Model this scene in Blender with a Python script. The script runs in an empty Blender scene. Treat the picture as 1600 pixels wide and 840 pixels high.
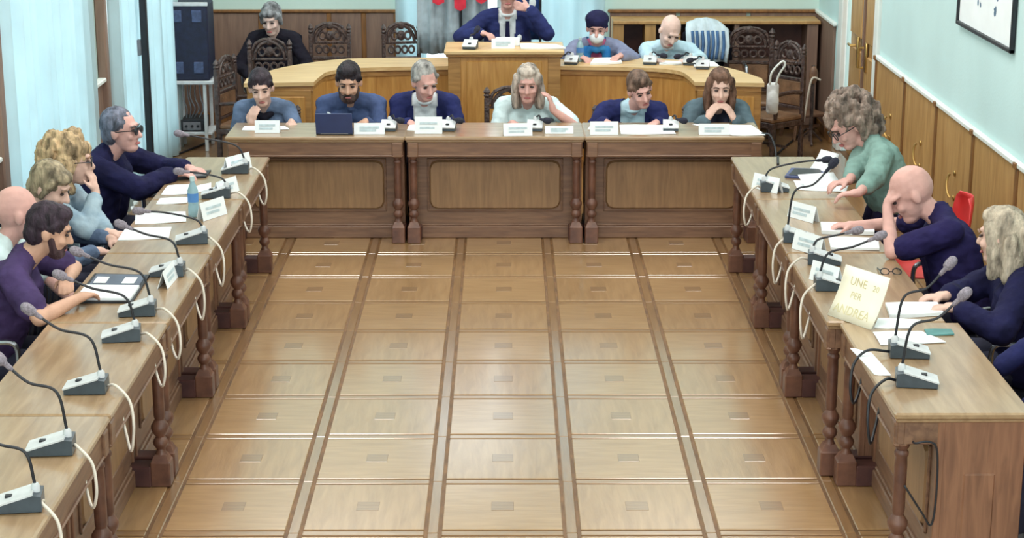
import bpy, bmesh, math, random
from mathutils import Vector as V, Matrix, noise
random.seed(4)
S = bpy.context.scene
COL = S.collection
PI = math.pi

# ---------------------------------------------------------------- camera
W = 0.60                                   # floor tile pitch in metres
F, TH, YAW = 2889.9, 0.2615, 0.0028        # focal length (px of a 1600 px frame), pitch, yaw
CAM = V((0.0342*W, 0.0, 5.2613*W))
cd = bpy.data.cameras.new('camera'); cam = bpy.data.objects.new('camera', cd); COL.objects.link(cam)
cam.location = CAM; cam.rotation_euler = (PI/2-TH, 0, -YAW)
cd.sensor_width = 36; cd.lens = F/1600*36; cd.clip_end = 200
S.camera = cam

# ---------------------------------------------------------------- world, lights, exposure
wd = bpy.data.worlds.new('world'); S.world = wd; wd.use_nodes = True
bg = wd.node_tree.nodes['Background']
bg.inputs[0].default_value = (0.90, 0.96, 1.0, 1); bg.inputs[1].default_value = 3.3
vs = S.view_settings
vs.view_transform = 'Standard'; vs.look = 'None'; vs.exposure = 0.0; vs.gamma = 1.0; vs.use_curve_mapping = False
def area(name, loc, sx, sy, power, color, rot=(0, 0, 0)):
    l = bpy.data.lights.new(name, 'AREA'); l.shape = 'RECTANGLE'; l.size = sx; l.size_y = sy
    l.energy = power; l.color = color
    o = bpy.data.objects.new(name, l); COL.objects.link(o); o.location = loc; o.rotation_euler = rot
    return o
for i, y in enumerate((3.0, 7.0, 11.0, 14.6)):
    for j, x in enumerate((-1.45, 1.45)):
        area('ceiling_light', (x, y, 4.18), 1.3, 1.3, 69, (1.0, 0.965, 0.93))

# ---------------------------------------------------------------- pixel -> point helpers (real planes of the room)
def ray(x, y):
    r = (x-800)/F; u = -(y-420)/F
    fw = math.cos(TH)+u*math.sin(TH); up = -math.sin(TH)+u*math.cos(TH)
    c, s = math.cos(YAW), math.sin(YAW)
    return V((r*c+fw*s, -r*s+fw*c, up))
def aZ(x, y, z): d = ray(x, y); return CAM+d*((z-CAM.z)/d.z)
def aY(x, y, Y): d = ray(x, y); return CAM+d*((Y-CAM.y)/d.y)
def aX(x, y, X): d = ray(x, y); return CAM+d*((X-CAM.x)/d.x)

# ---------------------------------------------------------------- materials
def lin(c):
    return tuple((v/12.92 if v <= .04045 else ((v+.055)/1.055)**2.4) for v in [q/255 for q in c])+(1,)
MATS = {}
def mat(name, rgb, rough=.6, var=.12, scale=6., bump=0., bscale=30., metal=0., stretch=None, rgb2=None, spec=.5, coat=0., distort=0., trans=0., detail=4.):
    if name in MATS: return MATS[name]
    m = bpy.data.materials.new(name); m.use_nodes = True; MATS[name] = m
    nt = m.node_tree; N = nt.nodes; L = nt.links; b = N['Principled BSDF']
    b.inputs['Roughness'].default_value = rough; b.inputs['Metallic'].default_value = metal
    b.inputs['Specular IOR Level'].default_value = spec
    if coat: b.inputs['Coat Weight'].default_value = coat; b.inputs['Coat Roughness'].default_value = .17; b.inputs['Coat IOR'].default_value = 1.9 if coat >= 1 else 1.5
    c1 = lin(rgb)
    c2 = lin(rgb2) if rgb2 else tuple(max(0, v*(1-2.2*var)) for v in c1[:3])+(1,)
    if not rgb2: c1 = tuple(min(1, v*(1+.6*var)) for v in c1[:3])+(1,)
    tc = N.new('ShaderNodeTexCoord'); mp = N.new('ShaderNodeMapping')
    L.new(tc.outputs['Object'], mp.inputs[0])
    if stretch: mp.inputs['Scale'].default_value = stretch
    n = N.new('ShaderNodeTexNoise'); n.inputs['Scale'].default_value = scale; n.inputs['Detail'].default_value = detail
    n.inputs['Distortion'].default_value = distort
    L.new(mp.outputs[0], n.inputs['Vector'])
    r = N.new('ShaderNodeValToRGB'); r.color_ramp.elements[0].position = .32; r.color_ramp.elements[1].position = .68
    r.color_ramp.elements[0].color = c2; r.color_ramp.elements[1].color = c1
    L.new(n.outputs['Fac'], r.inputs[0]); L.new(r.outputs[0], b.inputs['Base Color'])
    if bump:
        n2 = N.new('ShaderNodeTexNoise'); n2.inputs['Scale'].default_value = bscale; n2.inputs['Detail'].default_value = 3
        L.new(mp.outputs[0], n2.inputs['Vector'])
        bp = N.new('ShaderNodeBump'); bp.inputs['Strength'].default_value = bump; bp.inputs['Distance'].default_value = .02
        L.new(n2.outputs['Fac'], bp.inputs['Height']); L.new(bp.outputs[0], b.inputs['Normal'])
    if trans:
        t = N.new('ShaderNodeBsdfTranslucent'); L.new(r.outputs[0], t.inputs[0])
        mx = N.new('ShaderNodeMixShader'); mx.inputs[0].default_value = trans
        out = N['Material Output']; L.new(b.outputs[0], mx.inputs[1]); L.new(t.outputs[0], mx.inputs[2]); L.new(mx.outputs[0], out.inputs[0])
    return m
def wood(name, rgb, rgb2, rough=.4, axis='x', scale=5., coat=0.):
    st = {'x': (1, 9, 9), 'y': (9, 1, 9), 'z': (9, 9, 1)}[axis]
    return mat(name, rgb, rough, scale=scale, stretch=st, rgb2=rgb2, distort=.6, bump=.06, bscale=14, coat=coat)
def cloth(name, rgb, var=.18, bump=.55, trans=0, rgb2=None, bscale=13): return mat(name, rgb, .85, var, 9, bump, bscale, spec=.2, trans=trans, rgb2=rgb2)
def glassmat():
    m = bpy.data.materials.new('window_glass'); m.use_nodes = True; nt = m.node_tree; N = nt.nodes; L = nt.links
    N.remove(N['Principled BSDF'])
    t = N.new('ShaderNodeBsdfTransparent'); t.inputs[0].default_value = (.93, .98, .98, 1)
    g = N.new('ShaderNodeBsdfGlossy'); g.inputs['Roughness'].default_value = .05
    tc = N.new('ShaderNodeTexCoord'); n = N.new('ShaderNodeTexNoise'); n.inputs['Scale'].default_value = 2
    L.new(tc.outputs['Object'], n.inputs['Vector'])
    mr = N.new('ShaderNodeMapRange'); mr.inputs[3].default_value = .05; mr.inputs[4].default_value = .09
    L.new(n.outputs['Fac'], mr.inputs[0])
    x = N.new('ShaderNodeMixShader'); L.new(mr.outputs[0], x.inputs[0]); L.new(t.outputs[0], x.inputs[1]); L.new(g.outputs[0], x.inputs[2])
    L.new(x.outputs[0], N['Material Output'].inputs[0]); return m
GLASS = glassmat()
M_wall = mat('wall_paint', (202, 226, 218), .8, .03, 1.5, .05, 60)
M_wallr = mat('wall_paint_right', (198, 227, 227), .8, .03, 1.5, .05, 60)
M_white = mat('white_trim', (226, 232, 228), .55, .04, 4)
M_ceil = mat('ceiling_paint', (232, 232, 226), .9, .02, 2)
M_tile = wood('floor_tile_wood', (177, 141, 97), (157, 122, 81), .3, 'x', 3.2, coat=1.)
M_tile2 = wood('floor_tile_wood_cross', (173, 137, 94), (153, 118, 78), .3, 'y', 3.2, coat=1.)
M_strip = wood('floor_strip_wood', (150, 114, 74), (130, 97, 61), .3, 'y', 3, coat=1.)
M_stripx = wood('floor_strip_wood_cross', (160, 124, 82), (140, 107, 70), .3, 'x', 3, coat=1.)
M_inlay = wood('floor_inlay_wood', (152, 119, 82), (132, 101, 68), .32, 'x', 6, coat=1.)
M_joint = mat('floor_joint', (120, 86, 52), .6, .2, 8)
M_top = wood('table_top_wood', (170, 142, 108), (146, 118, 86), .3, 'x', 3, coat=.7)
M_tab = wood('table_wood', (134, 101, 77), (106, 77, 60), .42, 'x', 4)
M_field = wood('table_field_wood', (154, 119, 83), (128, 97, 67), .4, 'z', 3)
M_tabz = wood('table_wood_upright', (146, 104, 78), (116, 80, 60), .42, 'z', 4)
M_turn = mat('turned_wood', (118, 80, 62), .38, .25, 14, rgb2=(84, 54, 44))
M_plinth = mat('plinth_wood', (94, 58, 52), .45, .2, 8, rgb2=(66, 38, 38))
M_dais = wood('dais_wood', (206, 156, 88), (178, 126, 64), .35, 'z', 3)
M_daisframe = wood('dais_frame_wood', (186, 140, 82), (150, 108, 60), .38, 'x', 3)
M_daistop = wood('dais_top_wood', (224, 192, 140), (200, 164, 112), .32, 'x', 3)
M_panelr = wood('wainscot_wood', (190, 150, 96), (164, 124, 74), .45, 'z', 2.5)
M_panelb = wood('back_wainscot_wood', (140, 114, 98), (118, 94, 82), .5, 'z', 2.5)
M_rail = wood('wainscot_strip_wood', (142, 98, 54), (112, 76, 40), .45, 'z', 3)
M_carve = mat('carved_dark_wood', (92, 74, 68), .4, .25, 25, .5, 40, rgb2=(50, 38, 38))
M_leather = mat('chair_leather', (132, 100, 74), .45, .2, 10, .2, 40)
M_brass = mat('brass', (206, 170, 104), .3, .1, 10, metal=.85)
M_black = mat('black_plastic', (26, 30, 38), .45, .2, 15)
M_blackcloth = cloth('black_upholstery', (34, 36, 48))
M_speaker = mat('speaker_cabinet', (22, 28, 58), .6, .2, 30, .2, 160)
M_grille = mat('speaker_cone', (70, 84, 120), .5, .2, 40)
M_metal = mat('chrome_tube', (170, 176, 184), .25, .05, 10, metal=.9)
M_greyp = mat('grey_plastic', (122, 124, 130), .45, .1, 20)
M_pale = mat('pale_plastic', (208, 212, 214), .45, .06, 20)
M_paper = mat('paper', (236, 242, 244), .8, .02, 6)
M_print = mat('printed_ink', (194, 212, 218), .8, .1, 30)
M_micbase = mat('microphone_housing', (62, 74, 82), .4, .1, 20)
M_wind = mat('foam_windscreen', (150, 142, 152), .95, .2, 120, .4, 300)
M_winddark = mat('dark_foam_windscreen', (44, 46, 62), .95, .2, 120, .4, 300)
M_cable = mat('white_cable', (214, 206, 192), .5, .06, 10)
M_curtain = mat('sheer_curtain', (216, 233, 237), .9, .03, 3, 0, trans=.55)
M_red = mat('red_plastic', (214, 52, 52), .4, .08, 8)

# ---------------------------------------------------------------- mesh builder
class MB:
    def __init__(s): s.v = []; s.f = []; s.mi = []; s.k = 0
    def add(s, vs, fs):
        o = len(s.v); s.v += [V(p) for p in vs]; s.f += [tuple(i+o for i in q) for q in fs]; s.mi += [s.k]*len(fs); return s
    def box(s, x0, x1, y0, y1, z0, z1, b=0., R=None, c=None):
        cx, cy, cz = (x0+x1)/2, (y0+y1)/2, (z0+z1)/2; hx, hy, hz = abs(x1-x0)/2, abs(y1-y0)/2, abs(z1-z0)/2
        if b <= 0:
            vs = [V((a*hx, d*hy, e*hz)) for a in (-1, 1) for d in (-1, 1) for e in (-1, 1)]
            fs = [(0, 1, 3, 2), (4, 6, 7, 5), (0, 4, 5, 1), (2, 3, 7, 6), (0, 2, 6, 4), (1, 5, 7, 3)]
        else:
            b = min(b, hx*.9, hy*.9, hz*.9); vs = []; ix = {}
            for a in (-1, 1):
                for d in (-1, 1):
                    for e in (-1, 1):
                        ix[a, d, e] = len(vs)
                        vs += [V((a*hx, d*(hy-b), e*(hz-b))), V((a*(hx-b), d*hy, e*(hz-b))), V((a*(hx-b), d*(hy-b), e*hz))]
            fs = []
            for a in (-1, 1):
                fs.append([ix[a, d, e]+0 for d, e in ((-1, -1), (1, -1), (1, 1), (-1, 1))])
                fs.append([ix[d, a, e]+1 for d, e in ((-1, -1), (1, -1), (1, 1), (-1, 1))])
                fs.append([ix[d, e, a]+2 for d, e in ((-1, -1), (1, -1), (1, 1), (-1, 1))])
                for d in (-1, 1):
                    fs.append([ix[a, d, -1]+0, ix[a, d, 1]+0, ix[a, d, 1]+1, ix[a, d, -1]+1])
                    fs.append([ix[a, -1, d]+0, ix[a, 1, d]+0, ix[a, 1, d]+2, ix[a, -1, d]+2])
                    fs.append([ix[-1, a, d]+1, ix[1, a, d]+1, ix[1, a, d]+2, ix[-1, a, d]+2])
                    for e in (-1, 1): fs.append([ix[a, d, e], ix[a, d, e]+1, ix[a, d, e]+2])
        if R is not None: vs = [R @ p for p in vs]
        o = V((cx, cy, cz)) if c is None else V(c)
        return s.add([p+o for p in vs], fs)
    def lathe(s, prof, c=(0, 0, 0), n=12, R=None):
        c = V(c); vs = []; fs = []
        for r, z in prof:
            for i in range(n):
                a = 2*PI*i/n; p = V((r*math.cos(a), r*math.sin(a), z))
                vs.append((R @ p if R is not None else p)+c)
        for k in range(len(prof)-1):
            for i in range(n):
                j = (i+1) % n; fs.append((k*n+i, k*n+j, (k+1)*n+j, (k+1)*n+i))
        fs.append(tuple(range(n-1, -1, -1))); fs.append(tuple((len(prof)-1)*n+i for i in range(n)))
        return s.add(vs, fs)
    def tube(s, pts, r, n=8, closed=False):
        pts = [V(p) for p in pts]; m = len(pts); rr = r if isinstance(r, (list, tuple)) else [r]*m
        vs = []; fs = []; pn = None
        for k in range(m):
            if closed: t = pts[(k+1) % m]-pts[k-1]
            else: t = pts[min(k+1, m-1)]-pts[max(k-1, 0)]
            if t.length < 1e-9: t = V((0, 0, 1))
            t.normalize()
            if pn is None: pn = t.orthogonal().normalized()
            else:
                pn = pn-t*pn.dot(t)
                pn = pn.normalized() if pn.length > 1e-6 else t.orthogonal().normalized()
            b = t.cross(pn)
            for i in range(n):
                a = 2*PI*i/n; vs.append(pts[k]+(pn*math.cos(a)+b*math.sin(a))*rr[k])
        for k in range(m if closed else m-1):
            for i in range(n):
                j = (i+1) % n; k2 = (k+1) % m; fs.append((k*n+i, k*n+j, k2*n+j, k2*n+i))
        if not closed: fs.append(tuple(range(n-1, -1, -1))); fs.append(tuple((m-1)*n+i for i in range(n)))
        return s.add(vs, fs)
    def cone(s, a, b, ra, rb, n=12, h=3):
        a, b = V(a), V(b); d = b-a; L = d.length
        if L < 1e-5: return s.ell(a, (ra,)*3)
        d /= L; pts = []; rr = []
        for k in range(h+1):
            t = PI/2*(1-k/h); pts.append(a-d*ra*math.sin(t)); rr.append(max(ra*math.cos(t), ra*.03))
        for k in range(h+1):
            t = PI/2*k/h; pts.append(b+d*rb*math.sin(t)); rr.append(max(rb*math.cos(t), rb*.03))
        return s.tube(pts, rr, n)
    def ell(s, c, r, R=None, n=14, m=9):
        c = V(c); vs = []; fs = []
        for k in range(1, m):
            t = PI*k/m
            for i in range(n):
                a = 2*PI*i/n; p = V((r[0]*math.sin(t)*math.cos(a), r[1]*math.sin(t)*math.sin(a), r[2]*math.cos(t)))
                vs.append((R @ p if R is not None else p)+c)
        for z in (r[2], -r[2]):
            p = V((0, 0, z)); vs.append((R @ p if R is not None else p)+c)
        for k in range(m-2):
            for i in range(n):
                j = (i+1) % n; fs.append((k*n+i, (k+1)*n+i, (k+1)*n+j, k*n+j))
        T, B = (m-1)*n, (m-1)*n+1
        for i in range(n):
            j = (i+1) % n; fs.append((T, i, j)); fs.append((B, (m-2)*n+j, (m-2)*n+i))
        return s.add(vs, fs)
    def prism(s, poly, z0, z1):
        n = len(poly); vs = [(p[0], p[1], z0) for p in poly]+[(p[0], p[1], z1) for p in poly]
        fs = [tuple(range(n-1, -1, -1)), tuple(range(n, 2*n))]+[(i, (i+1) % n, n+(i+1) % n, n+i) for i in range(n)]
        return s.add(vs, fs)
    def sheet(s, grid, th):                    # grid[i][j] of points, solid of thickness th along the local normal
        a = len(grid); b = len(grid[0]); P = [[V(p) for p in r] for r in grid]; vs = []; 
        for sg in (0, 1):
            for i in range(a):
                for j in range(b):
                    u = P[min(i+1, a-1)][j]-P[max(i-1, 0)][j]; w = P[i][min(j+1, b-1)]-P[i][max(j-1, 0)]
                    nn = u.cross(w); nn = nn.normalized() if nn.length > 1e-9 else V((0, 0, 1))
                    vs.append(P[i][j]+nn*(th*(.5-sg)))
        o = a*b; fs = []
        for i in range(a-1):
            for j in range(b-1):
                q = (i*b+j, (i+1)*b+j, (i+1)*b+j+1, i*b+j+1); fs.append(q); fs.append(tuple(x+o for x in q[::-1]))
        rim = [i*b for i in range(a)]+[(a-1)*b+j for j in range(1, b)]+[i*b+b-1 for i in range(a-2, -1, -1)]+[j for j in range(b-2, 0, -1)]
        for k in range(len(rim)):
            p, q = rim[k], rim[(k+1) % len(rim)]; fs.append((p, q, q+o, p+o))
        return s.add(vs, fs)
    def mesh(s, name='m', origin=None, fix=True):
        me = bpy.data.meshes.new(name); o = V(origin) if origin is not None else V((0, 0, 0))
        me.from_pydata([tuple(p-o) for p in s.v], [], s.f)
        if fix:
            bm = bmesh.new(); bm.from_mesh(me); bmesh.ops.recalc_face_normals(bm, faces=bm.faces); bm.to_mesh(me); bm.free()
        return me
    def build(s, name, m, parent=None, origin=None, smooth=False):
        if origin is None and parent is not None and 'base' in parent.keys(): origin = parent['base']
        me = s.mesh(name, origin)
        for q in (m if isinstance(m, list) else [m]): me.materials.append(q)
        if isinstance(m, list):
            for p, k in zip(me.polygons, s.mi): p.material_index = k
        if smooth:
            for p in me.polygons: p.use_smooth = True
            if smooth != 'all': me.set_sharp_from_angle(angle=.7)
        o = bpy.data.objects.new(name, me); COL.objects.link(o)
        if parent is not None: o.parent = parent
        return o
def tag(o, label, cat, group=None):
    o['label'] = label; o['category'] = cat
    if group: o['group'] = group
    return o
def thing(name, label, cat, loc=(0, 0, 0), rotz=0., group=None, world=False):
    o = bpy.data.objects.new(name, None); COL.objects.link(o); o.empty_display_size = .05
    o.location = loc; o.rotation_euler = (0, 0, rotz); tag(o, label, cat, group)
    if world: o['base'] = tuple(loc)
    return o
def solo(mb, name, m, label, cat, loc, group=None, smooth=False):   # a thing that is one mesh, built in world space
    o = mb.build(name, m, None, loc, smooth); o.location = loc; return tag(o, label, cat, group)
def struct(name, mb, m, parent=None):
    o = mb.build(name, m, parent)
    if parent is None: o['kind'] = 'structure'
    return o
def dup(root, loc, rotz, label, group=None):
    r = root.copy(); COL.objects.link(r); r.location = loc; r.rotation_euler = (0, 0, rotz); r['label'] = label
    if group: r['group'] = group
    for ch in list(root.children):
        c = ch.copy(); COL.objects.link(c); c.parent = r
        for g in ch.children:
            d = g.copy(); COL.objects.link(d); d.parent = c
    return r
def like(o, parent, loc=None, rot=None):
    c = o.copy(); COL.objects.link(c); c.parent = parent
    if loc is not None: c.location = loc
    if rot is not None: c.rotation_euler = rot
    return c
def arc(c, r, a0, a1, n, ax=(1, 0, 0), ay=(0, 0, 1)):
    c, ax, ay = V(c), V(ax), V(ay)
    return [c+ax*(r*math.cos(a0+(a1-a0)*i/n))+ay*(r*math.sin(a0+(a1-a0)*i/n)) for i in range(n+1)]
def smoothpath(pts, n=6):
    pts = [V(p) for p in pts]; P = [pts[0]*2-pts[1]]+pts+[pts[-1]*2-pts[-2]]; out = []
    for i in range(1, len(P)-2):
        for k in range(n):
            t = k/n; a, b, c, d = P[i-1], P[i], P[i+1], P[i+2]
            out.append(.5*((2*b)+(c-a)*t+(2*a-5*b+4*c-d)*t*t+(3*b-a-3*c+d)*t**3))
    out.append(pts[-1]); return out

# ================================================================ THE ROOM
XW, YB, ZC, ZW = 2.90, 17.10, 4.30, 1.03      # side walls, back wall, ceiling, wainscot height
floor = struct('floor', MB().box(-XW-.3, XW+.3, -2, YB+.3, -.25, -.006), M_joint)
struct('floor_boards_back', MB().box(-XW, XW, 12.82, YB, -.006, -.001), M_strip, floor)
tile0 = stp0 = stx0 = None
Y0 = 12.3393*W
for i in range(-4, 9):
    for j in range(-4, 5):
        cx, cy = j*W, Y0+(i+.5)*W
        if tile0 is None:
            tile0 = [MB().box(-.262, .262, -.262, .262, -.02, 0, .0035).build('tile', m, floor) for m in (M_tile, M_tile2)]
            inl = MB().box(-.05, .05, -.05, .05, -.01, .0012, .001).build('inlay', M_inlay, tile0[0]); like(inl, tile0[1])
            tile0[0].location = (cx, cy, 0); tile0[1].location = (cx+W, cy, 0); made = 2
            continue
        if made == 2: made = 3; continue
        t = like(tile0[(i+j) % 2], floor, (cx, cy, 0)); like(inl, t)
for i in range(-4, 9):
    for j in range(-5, 5):
        loc = ((j+.5)*W, Y0+(i+.5)*W, 0)
        if stp0 is None: stp0 = MB().box(-.024, .024, -.298, .298, -.02, -.0008, .004).build('strip', M_strip, floor); stp0.location = loc
        else: like(stp0, floor, loc)
for i in range(-4, 10):
    for j in range(-4, 5):
        loc = (j*W, Y0+i*W, 0)
        if stx0 is None: stx0 = MB().box(-.262, .262, -.022, .022, -.02, -.0008, .0028).build('cross_strip', M_stripx, floor); stx0.location = loc
        else: like(stx0, floor, loc)
struct('ceiling', MB().box(-XW-.3, XW+.3, -2, YB+.3, ZC, ZC+.15), M_ceil)

def wall_with_holes(name, axis, at, a0, a1, holes, m, th=.18, out=1):
    """wall in plane axis=at (thickness outwards), from a0 to a1 along the other axis; holes (b0,b1,z0,z1)"""
    mb = MB(); cuts = sorted(holes); cur = a0
    def seg(u0, u1, z0, z1):
        if u1-u0 < .001 or z1-z0 < .001: return
        lo, hi = sorted((at, at+out*th))
        if axis == 'x': mb.box(lo, hi, u0, u1, z0, z1)
        else: mb.box(u0, u1, lo, hi, z0, z1)
    for b0, b1, z0, z1 in cuts:
        seg(cur, b0, 0, ZC); seg(b0, b1, 0, z0); seg(b0, b1, z1, ZC); cur = b1
    seg(cur, a1, 0, ZC)
    return struct(name, mb, m)
WL = [(10.45, 12.45, .05, 3.7), (13.45, 15.75, .05, 3.7)]
wl = wall_with_holes('wall_left', 'x', -XW, -1, YB, WL, M_wall, out=-1)
wr = wall_with_holes('wall_right', 'x', XW, -1, YB, [(14.35, 15.75, 0, 2.5)], M_wallr, out=1)
WB = (-1.0, .92, .05, 3.6)
wb = wall_with_holes('wall_back', 'y', YB, -XW-.18, XW+.18, [WB], M_wall, out=1)
# wainscot of the right wall: boards with cover strips, one handle each
def ring_handle(parent, x, y, z):
    mb = MB(); mb.tube(arc((x-.022, y, z), .075, -PI*.42, PI*.42, 8, (-.35, .25, 0), (0, .25, 1)), .008, 6)
    mb.ell((x-.006, y+.0, z+.08), (.008, .018, .02)); mb.ell((x-.006, y, z-.08), (.008, .018, .02))
    mb.build('pull_handle', M_brass, parent, smooth=True)
edges = [14.19, 13.13, 12.12, 11.12, 10.12, 9.12, 8.12, 7.12, 6.12]
for k in range(len(edges)-1):
    p = struct('panel', MB().box(XW-.025, XW, edges[k+1]+.025, edges[k]-.025, .1, ZW, .004), M_panelr, wr)
    ring_handle(p, XW-.025, (edges[k]+edges[k+1])/2-.1, .62)
    struct('cover_strip', MB().box(XW-.034, XW, edges[k]-.028, edges[k]+.028, .1, ZW+.0, .006), M_rail, wr)
    MB().box(XW-.05, XW-.02, edges[k]-.03, edges[k]+.03, ZW-.005, ZW+.03, .004).build('finial_block', M_rail, wr)
p = struct('panel', MB().box(XW-.025, XW, 16.15, YB, .1, ZW, .004), M_panelb, wr)
struct('trim_1', MB().box(XW-.04, XW, 6.0, 14.2, ZW, ZW+.035, .008).box(XW-.04, XW, 16.1, YB, ZW, ZW+.035, .008), M_white)
struct('baseboard_right', MB().box(XW-.03, XW, 5.0, 14.2, 0, .1, .005).box(XW-.03, XW, 16.1, YB, 0, .1, .005), M_rail)
# door in the right wall
dr = struct('door_1', MB().box(XW+.04, XW+.09, 14.40, 15.03, 0, 2.45, .004), M_panelr)
lf = MB().box(XW+.05, XW+.1, 15.05, 15.70, 0, 2.45, .004).build('leaf', M_panelr, dr)
for y0, y1 in ((14.48, 14.95), (15.13, 15.62)):
    MB().box(XW+.025, XW+.05, y0, y1, .15, .95, .012).build('panel', M_panelr, dr)
    MB().box(XW+.025, XW+.05, y0, y1, 1.05, 2.35, .012).build('panel', M_panelr, dr)
MB().box(XW+.02, XW+.05, 15.02, 15.06, 0, 2.45, .004).build('cover_strip', M_panelb, dr)
h = MB().box(XW+.012, XW+.03, 14.84, 14.90, .82, 1.06, .006).tube([(XW+.0, 14.87, 1.02), (XW-.04, 14.87, 1.02), (XW-.04, 14.87, .86), (XW+.0, 14.87, .86)], .012, 8); h.build('handle', M_brass, dr, smooth=True)
h = MB().box(XW+.012, XW+.03, 15.20, 15.25, .82, 1.06, .006).tube([(XW+.0, 15.22, .99), (XW-.04, 15.22, .99), (XW-.04, 15.32, .99)], .012, 8); h.build('handle', M_brass, dr, smooth=True)
MB().box(XW-.03, XW+.02, 14.22, 14.36, 0, 2.6, .01).build('jamb', M_white, dr)
MB().box(XW-.03, XW+.02, 15.74, 15.92, 0, 2.6, .01).build('jamb', M_white, dr)
MB().box(XW-.03, XW+.02, 14.22, 15.92, 2.5, 2.64, .01).build('head_jamb', M_white, dr)
# back wall wainscot
bx = [-2.9, -2.30, -1.93, -1.55, -1.02]
xs = [-2.9, -2.25, -1.62, -1.30, -1.0]
for k in range(len(xs)-1):
    struct('panel', MB().box(xs[k]+.02, xs[k+1]-.02, YB-.025, YB, .1, ZW, .004), M_panelb, wb)
    struct('cover_strip', MB().box(xs[k+1]-.022, xs[k+1]+.022, YB-.034, YB, .1, ZW, .006), M_rail, wb)
for x0, x1 in ((.95, 1.6), (1.6, 2.25), (2.25, 2.9)):
    struct('panel', MB().box(x0+.02, x1-.02, YB-.025, YB, .1, ZW, .004), M_panelb, wb)
struct('trim_2', MB().box(-XW, -1.0, YB-.045, YB, ZW, ZW+.03, .008), M_rail)
struct('trim_3', MB().box(.95, XW, YB-.045, YB, ZW, ZW+.03, .008), M_rail)
struct('baseboard_back', MB().box(-XW, XW, YB-.03, YB, 0, .1, .005), M_rail)
# left wall wainscot (between and before the windows)
for y0, y1 in ((12.5, 13.35), (15.85, YB), (9.3, 10.35), (8.2, 9.25), (7.1, 8.15)):
    struct('panel', MB().box(-XW, -XW+.03, y0, y1, .1, ZW, .005), M_panelb, wl)
struct('trim_4', MB().box(-XW, -XW+.06, 12.5, 13.4, ZW, ZW+.03, .006).box(-XW, -XW+.06, 7.0, 10.4, ZW, ZW+.03, .006), M_white)
# windows
def window(name, axis, at, b0, b1, z0, z1, out):
    w = MB(); t = .06; lo, hi = at+out*.05, at+out*.11
    def bar(u0, u1, q0, q1):
        if axis == 'x': return MB().box(min(lo, hi), max(lo, hi), u0, u1, q0, q1, .006)
        return MB().box(u0, u1, min(lo, hi), max(lo, hi), q0, q1, .006)
    f = struct(name, bar(b0, b0+t, z0, z1), M_white)
    for a in ((b1-t, b1, z0, z1), (b0+t, b1-t, z1-t, z1), (b0+t, b1-t, z0, z0+t), ((b0+b1)/2-t/2, (b0+b1)/2+t/2, z0+t, z1-t)):
        bar(*a).build('frame_bar', M_white, f)
    c = (lo+hi)/2
    for u0, u1 in ((b0+t, (b0+b1)/2-t/2), ((b0+b1)/2+t/2, b1-t)):
        g = MB().box(c-.003, c+.003, u0, u1, z0+t, z1-t) if axis == 'x' else MB().box(u0, u1, c-.003, c+.003, z0+t, z1-t)
        g.build('pane', GLASS, f)
window('window_1', 'x', -XW, *WL[0], -1); window('window_2', 'x', -XW, *WL[1], -1); window('window_3', 'y', YB, *WB, 1)
struct('trim_5', MB().box(-XW, -XW+.07, 13.12, 13.22, 0, 3.9, .01), M_panelb)
struct('trim_6', MB().box(-XW, -XW+.07, 10.30, 10.42, 0, 3.9, .01), M_panelb)
# curtains: pleated sheer sheets
def curtain(axis, at, b0, b1, z0, z1, label, amp=.035, wave=.19, seed=0, name='curtain', m=None):
    rnd = random.Random(seed); n = int((b1-b0)/.03); rows = 10; g = []
    ph = [rnd.uniform(-.6, .6) for _ in range(40)]
    for k in range(rows+1):
        z = z0+(z1-z0)*k/rows; r = []
        for i in range(n+1):
            u = b0+(b1-b0)*i/n; d = amp*(math.sin(2*PI*u/wave+ph[int((u-b0)/.5)]*.3)+.35*math.sin(2*PI*u/(wave*2.7)+1+z*.4))*(.75+.25*(1-k/rows))
            r.append((at+d, u, z) if axis == 'x' else (u, at+d, z))
        g.append(r)
    loc = (at, (b0+b1)/2, z0) if axis == 'x' else ((b0+b1)/2, at, z0)
    mb = MB().sheet(g, .003)
    e = thing(name, label, 'curtain', loc, world=True)
    mb.build('cloth', m or M_curtain, e, smooth='all')
    rd = MB()
    if axis == 'x': rd.tube([(at, b0-.05, z1+.01), (at, b1+.05, z1+.01)], .014)
    else: rd.tube([(b0-.05, at, z1+.01), (b1+.05, at, z1+.01)], .014)
    rd.build('rail', M_metal, e)
curtain('x', -XW+.09, 10.40, 12.66, .03, 3.85, 'wide pale sheer curtain behind the seated people on the left', seed=1)
curtain('x', -XW+.09, 13.25, 15.05, .03, 3.85, 'pale sheer curtain behind the grey-haired man in a navy jacket', seed=2)
curtain('x', -XW+.09, 15.12, 15.8, .03, 3.85, 'narrow pale sheer curtain between the black pole and the loudspeaker', seed=3)
curtain('y', YB-.10, -1.0, -.72, .03, 3.8, 'narrow pale curtain at the left side of the back window', seed=4)
curtain('y', YB-.10, .12, .92, .03, 3.8, 'pale sheer curtain behind the masked person in a blue scarf', seed=5)
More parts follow.
